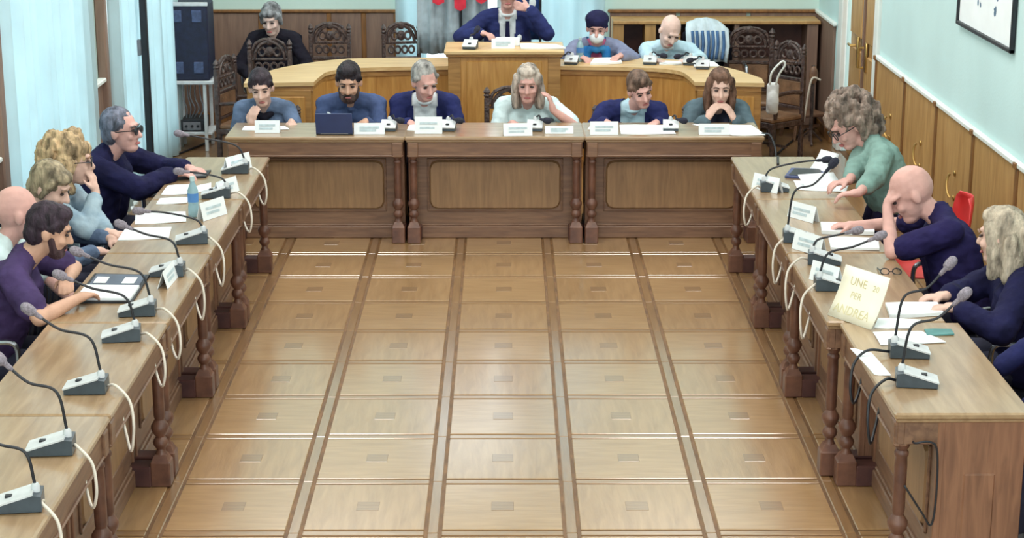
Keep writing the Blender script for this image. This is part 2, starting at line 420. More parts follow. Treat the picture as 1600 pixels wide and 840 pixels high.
# framed print on the right wall
fp = aX(1500, 40, XW); y1f = fp.y; q = aX(1586, 84, XW); y0f = q.y; z0f = .5*(q.z+aX(1500, 37, XW).z)
fr = thing('framed_print', 'white print with small blue marks in a thin black frame', 'picture', (XW, (y0f+y1f)/2, z0f), world=True)
for a in ((y0f, y0f+.025, z0f, z0f+.75), (y1f-.025, y1f, z0f, z0f+.75), (y0f, y1f, z0f, z0f+.025), (y0f, y1f, z0f+.725, z0f+.75)):
    MB().box(XW-.03, XW-.004, *a, .004).build('frame_bar', M_black, fr)
MB().box(XW-.014, XW-.006, y0f+.01, y1f-.01, z0f+.01, z0f+.74).build('print', M_paper, fr)
mk = MB(); rnd = random.Random(3)
for k in range(22):
    y, z = rnd.uniform(y0f+.12, y1f-.12), rnd.uniform(z0f+.16, z0f+.62); s = rnd.uniform(.008, .022)
    mk.ell((XW-.0145, y, z), (.001, s, s*rnd.uniform(.5, 1.6)), n=7, m=4)
mk.build('blue_marks', mat('blue_ink', (92, 124, 150), .8), fr)['kind'] = 'stuff'

# ================================================================ COUNCIL TABLES
T, LT, DT = .755, 1.235, .54
def baluster(x, y):
    mb = MB()
    mb.lathe([(.030, .145), (.022, .16), (.020, .175), (.032, .19), (.036, .205), (.030, .22), (.020, .232), (.033, .25), (.041, .27), (.041, .285), (.030, .302),
              (.022, .315), (.026, .33), (.026, .52), (.024, .56), (.029, .567), (.029, .578), (.021, .588), (.030, .602), (.034, .615), (.028, .628)], (x, y, 0), 12)
    return mb
def make_table(label):
    t = thing('council_table', label, 'table', group='carved wooden council tables')
    h = LT/2
    tp = MB().box(-h, h, 0, DT, T-.028, T, .007).box(-h+.008, h-.008, .008, DT-.008, T-.042, T-.026, .006); tp.build('table_top', M_top, t)
    ap = MB().box(-h+.015, h-.015, .016, .045, T-.135, T-.042, .003); ap.build('apron', M_tab, t)
    MB().box(-h+.012, h-.012, .006, .03, T-.143, T-.130, .005).build('apron_bead', M_tab, t)
    for sx in (-1, 1):
        x = sx*(h-.055)
        MB().box(x-.036, x+.036, .004, .06, T-.145, T-.042, .005).build('corner_block', M_tab, t)
        baluster(x, .045).build('baluster', M_turn, t, smooth=True)
        b = MB().box(x-.046, x+.046, 0, .092, 0, .12, .006)
        b.add([(x-.04, .006, .12), (x+.04, .006, .12), (x+.04, .086, .12), (x-.04, .086, .12), (x-.026, .02, .15), (x+.026, .02, .15), (x+.026, .072, .15), (x-.026, .072, .15)],
              [(0, 1, 5, 4), (1, 2, 6, 5), (2, 3, 7, 6), (3, 0, 4, 7), (4, 5, 6, 7)]); b.build('pedestal_block', M_turn, t)
        MB().box(x-.05, x+.05, .088, DT-.03, 0, .10, .006).build('plinth', M_plinth, t)
        # end panel with a raised field
        xe = sx*(h-.03)
        MB().box(xe-.014, xe+.014, .19, DT-.02, .09, T-.04, .003).build('end_panel', M_tabz, t)
        xo = sx*(h-.016)
        MB().box(xo-.008, xo+.006, .285, .41, .20, .50, .008).build('end_field', M_tabz, t)
        MB().box(xe-.016, xe+.016, .175, .205, .0, T-.04, .004).build('end_stile', M_tabz, t)
        MB().box(xe-.012, xe+.012, .02, DT-.02, T-.135, T-.042, .003).build('side_apron', M_tab, t)
        MB().box(x-.035, x+.035, DT-.08, DT-.02, .1, T-.04, .005).build('back_leg', M_tab, t)
    MB().box(-h+.045, h-.045, .185, .205, .02, T-.04, .002).build('front_panel', M_tab, t)
    # raised field with clipped corners
    def oct_(x0, x1, z0, z1, c, y0, y1):
        P = [(x0+c, z0), (x1-c, z0), (x1-c*.3, z0+c*.3), (x1, z0+c), (x1, z1-c), (x1-c*.3, z1-c*.3), (x1-c, z1), (x0+c, z1), (x0+c*.3, z1-c*.3), (x0, z1-c), (x0, z0+c), (x0+c*.3, z0+c*.3)]
        n = len(P); cx, cz = (x0+x1)/2, (z0+z1)/2; m = MB()
        vs = [(p[0], y1, p[1]) for p in P]+[(p[0]+(cx-p[0])*.025, y0, p[1]+(cz-p[1])*.07) for p in P]
        m.add(vs, [tuple(range(n, 2*n))]+[(i, (i+1) % n, n+(i+1) % n, n+i) for i in range(n)]); return m
    oct_(-.46, .46, .205, .555, .05, .168, .187).build('field_panel', M_field, t)
    fr_ = [(-.475, -.475+.012, .19, .57), (.463, .475, .19, .57), (-.475, .475, .19, .202), (-.475, .475, .558, .57)]
    for a in fr_: MB().box(a[0], a[1], .174, .187, a[2], a[3], .004).build('moulding', M_tab, t)
    MB().box(-h+.08, h-.08, .16, .19, 0, .085, .006).build('kick_board', M_tab, t)
    MB().box(-h+.08, h-.08, .172, .19, .085, .10, .005).build('kick_bead', M_tab, t)
    return t
XI_L, XI_R = -1.52, 1.475
B0, BP = 11.80, 1.253
tb = make_table('carved wooden table at the centre of the far row, facing the camera')
tb.location = (-.0625, 12.475, 0)
dup(tb, (-1.2965, 12.475, 0), 0, 'carved wooden table at the left end of the far row')
dup(tb, (1.1715, 12.475, 0), 0, 'carved wooden table at the right end of the far row')
ordl = ['farthest', 'second farthest', 'middle', 'second nearest', 'nearest']
for k in range(5):
    dup(tb, (XI_L, B0-BP*(k+.5), 0), PI/2, ordl[k]+' carved wooden table of the five in the left row')
ordr = ['farthest', 'second farthest', 'second nearest', 'nearest']
for k in range(4):
    dup(tb, (XI_R+(.055 if k == 3 else 0), B0-BP*(k+.5), 0), -PI/2, ordr[k]+' carved wooden table of the four in the right row')

# ================================================================ DAIS
def band(front, back, z0, z1):
    return MB().prism(front+back[::-1], z0, z1)
def curve(a, n=6): return [(p.x, p.y) for p in smoothpath([(q[0], q[1], 0) for q in a], n)]
ZD = .85
def dais_desk(sg, label):
    fr0 = [(2.01, 14.16), (1.475, 14.22)]
    fr1 = curve([(1.475, 14.22), (1.455, 14.50), (1.41, 14.75), (1.25, 14.90), (.95, 14.98), (.44, 15.03)])
    bk = curve([(2.02, 14.40), (1.86, 14.86), (1.66, 15.16), (1.36, 15.42), (1.0, 15.49), (.44, 15.51)])
    mir = lambda L: [(p[0]*sg, p[1]) for p in L]
    e = thing('curved_dais_desk', label, 'desk', (sg*1.3, 14.9, 0), world=True)
    band(mir([fr0[0]]+fr1), mir([(2.01, 14.16)]+bk), ZD-.03, ZD).build('desk_top', M_daistop, e)
    band(mir([(1.99, 14.185)]+[(p[0]+.012, p[1]+.02) for p in fr1]), mir([(1.99, 14.185)]+[(p[0], p[1]-.02) for p in bk]), ZD-.075, ZD-.03).build('desk_rim', M_daisframe, e)
    # curved front of separate boards
    F1 = [V((p[0]+.02*1, p[1]+.045, 0)) for p in fr1]
    idx = list(range(0, len(F1), 5)); 
    if idx[-1] != len(F1)-1: idx.append(len(F1)-1)
    for a, b in zip(idx[:-1], idx[1:]):
        g = [[(F1[i].x*sg, F1[i].y, z) for i in range(a, b+1)] for z in (.06, ZD-.07)]
        MB().sheet(g, .022).build('front_board', M_dais, e)
    g = [[(p.x*sg, p.y-.004, z) for p in F1] for z in (0, .07)]
    MB().sheet(g, .035).build('skirting', M_daisframe, e)
    # end face towards the room
    x0, x1 = sorted((sg*1.50, sg*1.985))
    MB().box(x0, x1, 14.20, 14.225, 0, ZD-.06, .003).build('end_face', M_daisframe, e)
    MB().box(x0+.045, x1-.045, 14.188, 14.205, .10, ZD-.11, .006).build('end_field', M_dais, e)
    xo = sg*1.985
    g = [[(sg*1.985, 14.21, z), (sg*1.97, 14.42, z), (sg*1.84, 14.84, z)] for z in (0, ZD-.06)]
    MB().sheet(g, .02).build('outer_board', M_daisframe, e)
    return e
dais_desk(-1, 'curved light wooden dais desk on the left of the podium')
dais_desk(1, 'curved light wooden dais desk on the right of the podium')
pdm = thing('podium', 'tall light wooden podium in the middle of the dais', 'podium', (0, 14.8, 0), world=True)
ZP = 1.05
MB().box(-.475, .475, 14.52, 15.02, ZP-.035, ZP, .008).build('podium_top', M_daistop, pdm)
MB().box(-.462, .462, 14.535, 15.01, ZP-.055, ZP-.033, .006).build('top_moulding', M_daisframe, pdm)
for x in (-1, 1):
    MB().box(x*.445-.0, x*.345, 14.56, 14.60, 0, ZP-.05, .004).build('corner_post', M_daisframe, pdm)
    MB().box(x*.445, x*.42, 14.6, 15.0, 0, ZP-.05, .003).build('side_board', M_daisframe, pdm)
MB().box(-.35, .35, 14.575, 14.60, 0, ZP-.05, .002).build('front_board', M_dais, pdm)
MB().box(-.30, .30, 14.563, 14.58, .12, ZP-.09, .008).build('front_field', M_dais, pdm)
MB().box(-.46, .46, 14.55, 14.6, 0, .09, .005).build('skirting', M_daisframe, pdm)
plt = MB().box(-.55, .55, 15.12, 16.3, 0, .16, .01); solo(plt, 'platform', M_panelb, 'low brown wooden step behind the podium', 'platform', (0, 15.7, 0))

# ================================================================ BACK OF THE ROOM
# low open bookcase along the back wall on the right
bk = thing('bookcase', 'low open wooden bookcase with dark compartments along the back wall', 'bookcase', (1.9, 16.9, 0), world=True)
x0, x1, y0, y1 = .98, 2.86, 16.72, 17.06
MB().box(x0, x1, y0-.02, y1, .97, 1.0, .006).build('top_board', M_panelr, bk)
MB().box(x0, x1, y1-.015, y1, .06, .97).build('back_board', M_plinth, bk)
for x in (x0, 1.27, 1.55, 1.86, 2.08, 2.74):
    w = .10 if x in (x0, 1.27, 2.74) else .045
    MB().box(x, x+w, y0, y1-.015, 0, .97, .003).build('upright', M_panelr if x < 1.6 else M_panelb, bk)
for z in (.04, .36, .60): MB().box(x0+.05, x1-.03, y0+.01, y1-.015, z, z+.03, .003).build('shelf', M_panelb, bk)
MB().box(2.13, 2.74, y0+.005, y0+.025, .07, .36, .004).build('lower_door', M_tab, bk)
# loudspeaker on its stand
sx0, sx1, sy = -2.88, -2.525, 15.75
sz = aY(297, 126, sy).z; st = aY(297, 6, sy).z
sp = thing('loudspeaker', 'tall dark navy loudspeaker cabinet standing on a white-edged stand', 'speaker', ((sx0+sx1)/2, sy+.15, sz), world=True)
MB().box(sx0, sx1, sy, sy+.34, sz, st, .012).build('cabinet', M_speaker, sp)
for x in (.26, .74):
    for z in (.17, .84):
        MB().box(sx0+(sx1-sx0)*x-.042, sx0+(sx1-sx0)*x+.042, sy-.008, sy+.004, sz+(st-sz)*z-.05, sz+(st-sz)*z+.05, .004).build('grille_square', M_grille, sp)
MB().box(sx0-.004, sx1+.004, sy-.004, sy+.02, st-.02, st+.012, .004).build('top_edge', M_pale, sp)
sd = thing('speaker_stand', 'white-edged stand with thin pale legs under the loudspeaker', 'stand', ((sx0+sx1)/2, sy+.15, 0), world=True)
MB().box(sx0-.02, sx1+.03, sy-.03, sy+.36, sz-.03, sz-.001, .005).build('shelf_board', M_pale, sd)
MB().box(sx0, sx1, sy, sy+.34, .14, .165, .005).build('lower_shelf', M_pale, sd)
for x in (sx0+.06, sx1-.05):
    for y in (sy, sy+.32): MB().box(x-.014, x+.014, y-.01, y+.02, 0, sz-.03, .003).build('leg', M_pale, sd)
am = thing('amplifier', 'dark amplifier box on the lower shelf of the speaker stand', 'amplifier', ((sx0+sx1)/2, sy+.15, .165), world=True)
MB().box(sx0+.08, sx1-.07, sy+.03, sy+.3, .166, .27, .006).build('case', M_black, am)
MB().box(sx0+.10, sx1-.10, sy+.02, sy+.03, .18, .25, .003).build('front_plate', M_greyp, am)
for k in range(3): MB().lathe([(.012, 0), (.012, .012)], (sx0+.13+.05*k, sy+.02, .215), 10, Matrix.Rotation(PI/2, 3, 'X')).build('knob', M_black, am)
cbl = MB()
for k in range(5):
    x = sx0+.10+.035*k; cbl.tube(smoothpath([(x, sy+.12, sz-.03), (x+.01*math.sin(k*2), sy+.1, sz-.16), (x+.03, sy+.09, .36), (x+.02*math.cos(k), sy+.12, .27)], 4), .006, 6)
o = solo(cbl, 'cable_bundle', M_greyp, 'bundle of grey cables hanging under the loudspeaker', 'cables', ((sx0+sx1)/2, sy+.1, .26)); o['kind'] = 'stuff'
# black upright pole in front of the left curtains
pp = aX(229, 120, -2.74)
po = thing('black_pole', 'tall black upright pole in front of the left curtains', 'pole', (-2.74, pp.y, 0), world=True)
MB().box(-2.765, -2.715, pp.y-.03, pp.y+.03, .03, 3.2, .006).build('post', M_black, po)
MB().lathe([(.15, 0), (.15, .015), (.04, .035)], (-2.74, pp.y, 0), 16).build('foot_plate', M_black, po, smooth=True)
zb = aX(219, 72, -2.79).z
MB().box(-2.80, -2.765, pp.y-.03, pp.y+.02, zb-.06, zb+.06, .006).build('switch_box', M_greyp, po)

# carved chairs (front = local -y)
def make_carved(label):
    t = thing('carved_chair', label, 'chair', group='carved dark wooden armchairs')
    MB().box(-.24, .24, -.24, .22, .40, .45, .015).build('seat', M_leather, t)
    MB().box(-.25, .25, -.25, .23, .35, .405, .006).build('seat_rail', M_carve, t)
    for x in (-.225, .225):
        MB().lathe([(.022, 0), (.03, .03), (.018, .06), (.024, .12), (.03, .2), (.018, .24), (.026, .28), (.026, .36)], (x, -.22, 0), 8).build('leg', M_carve, t, smooth=True)
        MB().box(x-.022, x+.022, .19, .235, 0, .36, .004).build('leg', M_carve, t)
        p = MB().box(x-.024, x+.024, .195, .24, .36, 1.02, .006).build('back_post', M_carve, t)
        MB().lathe([(.018, 0), (.03, .02), (.022, .035), (.032, .055), (.02, .08), (.006, .1)], (x, .217, 1.02), 10).build('finial', M_carve, p, smooth=True)
        MB().tube(smoothpath([(x, .2, .66), (x*1.08, 0, .68), (x*1.1, -.2, .665), (x*1.1, -.25, .63)]), .02, 8).build('armrest', M_carve, t, smooth=True)
        MB().lathe([(.02, .44), (.028, .5), (.016, .56), (.022, .64)], (x*1.08, -.2, 0), 8).build('arm_support', M_carve, t, smooth=True)
    MB().box(-.2, .2, .2, .225, .52, .76, .01).build('back_panel', M_leather, t)
    MB().box(-.2, .2, .197, .232, .76, .79, .004).build('back_rail', M_carve, t)
    MB().box(-.2, .2, .197, .232, .49, .52, .004).build('back_rail', M_carve, t)
    c = MB(); y = .215
    c.tube(arc((0, y, .93), .17, 0, PI, 14), .02, 6)
    c.tube([(-.2, y, .93), (.2, y, .93)], .014, 6)
    c.ell((0, y, 1.0), (.055, .02, .05)); c.ell((0, y, 1.10), (.05, .022, .04))
    for sx in (-1, 1):
        c.tube(arc((sx*.085, y, 1.0), .038, 0, 2*PI, 10)[:-1], .014, 6, True)
        c.tube(arc((sx*.13, y, .86), .035, 0, 2*PI, 10)[:-1], .013, 6, True)
        c.tube(arc((sx*.045, y, .86), .035, 0, 2*PI, 10)[:-1], .013, 6, True)
        c.tube(smoothpath([(sx*.2, y, .96), (sx*.17, y, 1.06), (sx*.09, y, 1.11), (sx*.03, y, 1.12)]), .016, 6)
        c.ell((sx*.15, y, 1.08), (.02, .018, .02))
    for k in range(9): c.ell((-.16+.04*k, y-.012, .93), (.014, .014, .014), n=8, m=5)
    c.build('carved_crest', M_carve, t, smooth=True)
    MB().box(-.225, .225, -.01, .01, .14, .165, .003).build('stretcher', M_carve, t)
    return t
ch0 = make_carved('carved dark wooden chair seen in front of the grey-haired onlooker at the back left')
def put_chair(px, py, Y, yaw, label, first=False, sc=1.0):
    p = aY(px, py, Y); loc = (p.x, Y, 0)
    if first: ch0.location = loc; ch0.rotation_euler = (0, 0, yaw); o = ch0; o['label'] = label
    else: o = dup(ch0, loc, yaw, label)
    o.scale = (sc,)*3 if not isinstance(sc, tuple) else sc; return o
put_chair(425, 60, 15.75, PI, 'carved dark wooden chair in front of the grey-haired onlooker at the back left', True, (.75, .9, .89))
put_chair(512, 60, 16.3, 0, 'carved dark wooden chair between the onlooker and the empty leather chair at the back', sc=(.76, .9, .90))
put_chair(630, 60, 16.3, .15, 'carved dark wooden chair beside the grey banner at the back', sc=(.70, .9, .90))
put_chair(1172, 60, 16.15, -.1, 'carved dark wooden chair in front of the bookcase', sc=(.88, .9, .88))
put_chair(1212, 100, 15.35, -.9, 'carved dark wooden chair with a bag hung on it beside the right dais desk', sc=(.7, .8, .88))
put_chair(384, 100, 15.2, 1.3, 'carved dark wooden chair between the loudspeaker and the left dais desk', sc=(.8, .85, .80))

# ================================================================ PEOPLE
def remesh(mb, voxel, it=2, name='m', keep=None, disp=None):
    me = mb.mesh(name, fix=False)
    ob = bpy.data.objects.new('tmp', me); COL.objects.link(ob)
    r = ob.modifiers.new('r', 'REMESH'); r.mode = 'VOXEL'; r.voxel_size = voxel; r.use_smooth_shade = True
    if it:
        s = ob.modifiers.new('s', 'SMOOTH'); s.iterations = it; s.factor = .5
    dg = bpy.context.evaluated_depsgraph_get(); dg.update()
    m2 = bpy.data.meshes.new_from_object(ob.evaluated_get(dg))
    bpy.data.objects.remove(ob); bpy.data.meshes.remove(me)
    if keep or disp:
        bm = bmesh.new(); bm.from_mesh(m2)
        if keep:
            bmesh.ops.delete(bm, geom=[f for f in bm.faces if not keep(f.calc_center_median())], context='FACES')
        if disp:
            bm.normal_update()
            for v in bm.verts: v.co += v.normal*disp(v.co)
        bm.to_mesh(m2); bm.free()
    for p in m2.polygons: p.use_smooth = True
    return m2
def put(me, name, m, parent, base):
    me.transform(Matrix.Translation(-V(base))); me.name = name
    me.materials.clear(); me.materials.append(m)
    for p in me.polygons: p.material_index = 0
    o = bpy.data.objects.new(name, me); COL.objects.link(o); o.parent = parent; return o
def ang(deg): a = math.radians(deg); return V((math.cos(a), math.sin(a), 0))
UP = V((0, 0, 1))
def ik(Sh, Wr, l1, l2, pole):
    d = Wr-Sh; L = d.length; mx = (l1+l2)*.995
    if L > mx: Wr = Sh+d*(mx/L); d = Wr-Sh; L = mx
    u = d/L; a = (l1*l1-l2*l2+L*L)/(2*L); h = math.sqrt(max(0, l1*l1-a*a))
    p = pole-u*pole.dot(u); p = p.normalized() if p.length > 1e-4 else u.orthogonal().normalized()
    return Sh+u*a+p*h, Wr
SKINS = {}
def skin(name, rgb): return mat('skin_'+name, rgb, .55, .07, 14, .05, 60, spec=.35)
SK_A = skin('light', (220, 182, 166)); SK_B = skin('pink', (216, 168, 158)); SK_C = skin('tan', (206, 162, 138)); SK_D = skin('pale', (232, 200, 188))
M_eye = mat('eye_dark', (52, 40, 40), .3); M_lip = mat('lips', (178, 104, 102), .5); M_shoe = mat('shoe_leather', (34, 30, 32), .4)
HAIRM = {}
def hairm(n, rgb): return mat('hair_'+n, rgb, .6, .35, 26, .7, 70, stretch=(1, 1, .25), spec=.3)

def person(label, P, N, H, face, body, L=None, R=None, skinm=SK_A, top=None, sleeve=1.0, trousers=(58, 60, 78), hair=None, hs=1.08, jacket=None, jslv=.95,
           under=None, vneck=None, stand=None, vox=.0078, fat=1., shw=.172, bust=False, glasses=None, extras=None, brow=(70, 52, 44), mouth=True, collar=None, armlen=1., dirs=None, af=1.):
    """P pelvis, N base of the neck, H head centre (world); face (yaw, pitch, roll) degrees, body yaw; L/R wrist targets (point, finger direction, palm normal, pole)"""
    P, N, H = V(P), V(N), V(H); base = (P.x, P.y, 0.)
    e = thing('person', label, 'person', base, world=True)
    b = ang(body); rt = b.cross(UP); t = (N-P).normalized(); bf = (b-t*b.dot(t)).normalized()
    f = V((math.cos(math.radians(face[0]))*math.cos(math.radians(face[1])), math.sin(math.radians(face[0]))*math.cos(math.radians(face[1])), -math.sin(math.radians(face[1]))))
    hr = f.cross(UP).normalized(); hu = hr.cross(f); rr = Matrix.Rotation(math.radians(face[2]), 3, f); hr = rr @ hr; hu = rr @ hu
    HM = Matrix((hr, f, hu)).transposed()
    def h(x, y, z): return H+(hr*x+f*y+hu*z)*hs
    tw = rt if dirs is None else dirs
    Sc = N-t*.045; SR = Sc+tw*shw; SL = Sc-tw*shw
    arms = {}
    for nm, sh, sp, sg in (('L', SL, L, -1), ('R', SR, R, 1)):
        tgt, fd, pn, pole = sp
        El, Wr = ik(sh, V(tgt), .285*armlen, .25*armlen, V(pole)); arms[nm] = (sh, El, Wr, V(fd).normalized(), V(pn).normalized(), sg)
    C = P+(N-P)*.66
    def torso(mb, g, z=1.):
        for s in (-1, 1):
            mb.cone(P+rt*(s*.07), C+tw*(s*.078), (.105+g)*fat, (.108+g)*fat, 14)
            mb.cone(C+tw*(s*.08), N-t*.10+tw*(s*.085), (.105+g)*fat, .078+g, 14)
            mb.cone(N+t*.0+tw*(s*.03), Sc+tw*(s*shw), .052+g, .06+g, 12)
            if bust: mb.ell(C+tw*(s*.07)+bf*.085+t*.03, (.06+g,)*3)
    def hips(mb, g):
        mb.cone(P-rt*.08-UP*.01, P+rt*.08-UP*.01, .105+g, .105+g, 14)
    # legs
    legs = []
    for s in (-1, 1):
        hp = P+rt*(s*.085)-UP*.02
        if stand: kn = hp+V(stand[0])+rt*(s*.02); an = V((kn.x, kn.y, .085))+V(stand[1])
        else:
            kn = hp+b*.40+rt*(s*.05); kn.z = min(kn.z, .50); an = V((kn.x, kn.y, .085))-b*.02
        legs.append((hp, kn, an))
    def hand(mb, a):
        sh, El, Wr, d, n, sg = a
        n = (n-d*n.dot(d)).normalized(); s = d.cross(n)*(1 if sg > 0 else -1)     # s points to the thumb side
        mb.cone(Wr, Wr+d*.03, .025, .026, 10)
        for k, o in enumerate((.027, .009, -.009, -.026)): mb.cone(Wr+d*.02+s*(o*.7), Wr+d*.085+s*o, .013, .011, 8)
        for k, (o, l) in enumerate(((.030, .068), (.0105, .078), (-.0105, .072), (-.030, .058))):
            b0 = Wr+d*.088+s*o; b1 = b0+(d*.86+n*.5+s*(o*1.2)).normalized()*(l*.5); b2 = b1+(d*.5+n*.86).normalized()*(l*.5)
            mb.cone(b0, b1, .0095, .009, 8, 2); mb.cone(b1, b2, .009, .0075, 8, 2)
        t0 = Wr+d*.025+s*.022; t1 = t0+(d*.6+s*.7+n*.3).normalized()*.04; t2 = t1+(d*.85+s*.1+n*.5).normalized()*.033
        mb.cone(t0, t1, .014, .011, 8, 2); mb.cone(t1, t2, .011, .008, 8, 2)
    # body: one continuous surface
    B = MB(); torso(B, -.008); hips(B, -.008)
    for hp, kn, an in legs:
        B.cone(hp, kn, .075, .055); B.cone(kn, an, .05, .035); B.cone(an-UP*.03-b*.02, an+b*.12-UP*.045, .035, .026)
    for a in arms.values():
        sh, El, Wr = a[:3]; B.cone(sh, El, .047, .038); B.cone(El, El.lerp(Wr, .35), .038, .038); B.cone(El.lerp(Wr, .35), Wr, .038, .025); hand(B, a)
    nb = h(0, -.028, -.075); B.cone(N-t*.04, nb, .06, .054); B.cone(N-t*.03, h(0, 0, -.06), .05, .045)
    B.ell(h(0, -.012, .026), (.075*hs, .096*hs, .096*hs), HM); B.ell(h(0, .02, -.028), (.061*hs, .072*hs, .088*hs), HM)
    B.ell(h(0, .045, -.092), (.04*hs, .04*hs, .03*hs), HM)
    B.cone(h(0, .088, .008), h(0, .106, -.03), .009*hs, .015*hs, 8); B.ell(h(0, .082, .03), (.045*hs, .012*hs, .01*hs), HM)
    for s in (-1, 1):
        B.ell(h(s*.077, -.008, -.008), (.012*hs, .02*hs, .031*hs), HM); B.ell(h(s*.034, .066, -.03), (.024*hs, .02*hs, .02*hs), HM)
        B.cone(h(s*.01, .094, -.034), h(s*.014, .09, -.036), .009*hs, .008*hs, 8)
    put(remesh(B, vox, 1), 'body', skinm, e, base)
    # face details
    for s in (-1, 1):
        MB().ell(h(s*.031, .082, .004), (.0145*hs, .009*hs, .0065*hs), HM, 10, 6).build('eye', M_eye, e, smooth='all')
        MB().tube([h(s*.014, .094, .024), h(s*.032, .094, .03), h(s*.05, .08, .022)], .0042*hs, 6).build('eyebrow', mat('brow_%d_%d_%d' % brow, brow, .8), e, smooth='all')
    if mouth: MB().ell(h(0, .089, -.07), (.023*hs, .009*hs, .0075*hs), HM, 10, 6).build('mouth', M_lip, e, smooth='all')
    # garments
    def wrk(c): return .006*noise.noise(V((c.x*16, c.y*16, c.z*26)))+.003*noise.noise(c*48)
    def upper(g, frac, cuff=.006):
        mb = MB(); torso(mb, g); hips(mb, g*.8)
        for a in arms.values():
            sh, El, Wr = a[:3]
            if frac <= .5:
                k = frac*2; q = sh.lerp(El, k); mb.cone(sh, q, .054*af+g, .05*af+g+.004)
            else:
                k = (frac-.5)*2; q = El.lerp(Wr, k); mb.cone(sh, El, .054*af+g, .046*af+g); mb.cone(El, q, .046*af+g, .031*af+g+cuff)
        mb.cone(N-t*.05, N+t*.012, .062+g*.6, .056+g*.5); return mb
    if jacket:
        put(remesh(upper(.004, .9), .012, 2), 'shirt', under, e, base)
        w0, k0, w1 = vneck or (.085, .20, .012)
        def keep(c):
            r = c-N; d = r.dot(bf); s = abs(r.dot(tw)); hh = -r.dot(t)
            if hh < .0 and (r-t*r.dot(t)).length < .085: return False
            return not (d > .0 and s < max(w1, w0-k0*hh))
        put(remesh(upper(.018, jslv), .011, 2, keep=keep, disp=wrk), 'jacket', jacket, e, base)
    else:
        put(remesh(upper(.011, sleeve), .0105, 2, disp=wrk), 'shirt', top, e, base)
    if collar:
        cp = []
        for k in range(13):
            a = -2.5+5.0*k/12; cp.append(N+t*(.02-.02*math.cos(a)*.6)+bf*(math.cos(a)*.062)+tw*(math.sin(a)*.066))
        MB().tube(cp, .014, 7).build('collar', collar, e, smooth='all')
    tr = MB(); hips(tr, .012); tr.cone(P, P+t*.06, .11, .105)
    for hp, kn, an in legs: tr.cone(hp, kn, .092, .07); tr.cone(kn, an+UP*.03, .066, .055)
    put(remesh(tr, .014, 1), 'trousers', cloth('trousers_%d_%d_%d' % trousers, trousers), e, base)
    for hp, kn, an in legs:
        sm = MB(); sm.cone(an-b*.03-UP*.035, an+b*.13-UP*.042, .048, .042); sm.box(-.045, .045, -.13, .13, -.01, .01, R=Matrix((rt, b, UP)).transposed(), c=V((an.x, an.y, .012))+b*.05)
        put(remesh(sm, .014, 1), 'shoe', M_shoe, e, base)
    # hair
    if hair:
        style, hm = hair; X = MB(); vx = .0085; amp = .004; rnd = random.Random(len(label))
        def E_(x, y, z, a, bb, c): X.ell(h(x, y, z), (a*hs, bb*hs, c*hs), HM)
        def K_(p, q, a, c): X.cone(h(*p), h(*q), a*hs, c*hs, 10)
        if True:
            E_(0, -.020, .040, .083, .100, .099) if style != 'receding' else E_(0, -.026, .039, .083, .099, .098); E_(0, -.055, -.015, .074, .062, .075)
            for s in (-1, 1): K_((s*.07, .03, .05), (s*.076, -.005, .015), .016, .014)
        if style == 'short_top': E_(0, .03, .095, .062, .06, .04)
        if style == 'fringe':
            E_(0, .05, .075, .066, .045, .035)
            for s in (-1, 1): K_((s*.072, .03, .05), (s*.078, .0, -.035), .02, .016)
        if style == 'receding': pass
        if style == 'beret': E_(0, -.005, .075, .098, .105, .07); amp = .001
        if style == 'tied':
            E_(0, .02, .085, .066, .06, .04); E_(0, -.115, .02, .035, .03, .035)
        if style in ('long', 'long_tied', 'wavy'):
            E_(0, .025, .092, .066, .06, .042)
            for s in (-1, 1):
                K_((s*.074, .02, .06), (s*.088, -.005, -.06), .024, .03); K_((s*.088, -.005, -.06), (s*.085, .005, -.15), .03, .024)
                K_((s*.06, -.07, 0), (s*.07, -.06, -.16), .04, .034)
            E_(0, -.085, -.06, .085, .045, .13)
            amp = .007 if style == 'wavy' else .005
            if style == 'long_tied': E_(0, -.11, .03, .05, .035, .035)
        if style == 'curly':
            for k in range(190):
                a = rnd.uniform(0, 2*PI); z = rnd.uniform(-.14, .15); q = math.sqrt(max(.05, 1-(z/.16)**2)); x, y = .100*q*math.cos(a), .125*q*math.sin(a)-.038
                if y > -.005 and z < .055: continue
                r0 = rnd.uniform(.016, .03); E_(x, y, z, r0, r0, r0*1.3)
            amp = .010
        amp *= hs
        put(remesh(X, vx, 1, disp=lambda c: amp*noise.noise(V((c.x*45, c.y*45, c.z*16)))+amp*.6*noise.noise(c*90)), 'beret' if style == 'beret' else 'hair', hm, e, base)
    if glasses:
        g = MB()
        for s in (-1, 1):
            g.tube(arc(h(s*.031, .101, .0), .021*hs, 0, 2*PI, 12, hr, hu)[:-1], .0032, 6, True)
            g.tube([h(s*.052, .1, .005), h(s*.08, .05, .008), h(s*.083, -.01, .004)], .003, 6)
            if glasses == 'dark': g.ell(h(s*.031, .1, .0), (.02*hs, .004*hs, .017*hs), HM, 10, 6)
        g.tube([h(-.012, .103, .004), h(.012, .103, .004)], .003, 6)
        g.build('glasses', M_black, e, smooth=True)
    if extras: extras(e, h, HM, hs, dict(N=N, t=t, bf=bf, rt=tw, b=b, C=C, P=P, arms=arms, h=h, hr=hr, f=f, hu=hu))
    return e
D_ = V((0, 0, -1))
def on(px, py, dz=.03): return aZ(px, py, T+dz)
navy = cloth('navy_suit', (40, 46, 96)); navy2 = cloth('navy_jacket', (28, 28, 66)); white_shirt = cloth('white_shirt', (228, 236, 240), .06)
denim = cloth('denim_jacket', (106, 126, 156), .22); pale_denim = cloth('pale_denim', (168, 188, 198), .2, rgb2=(130, 154, 172)); slate = cloth('slate_tshirt', (76, 92, 132), .15)
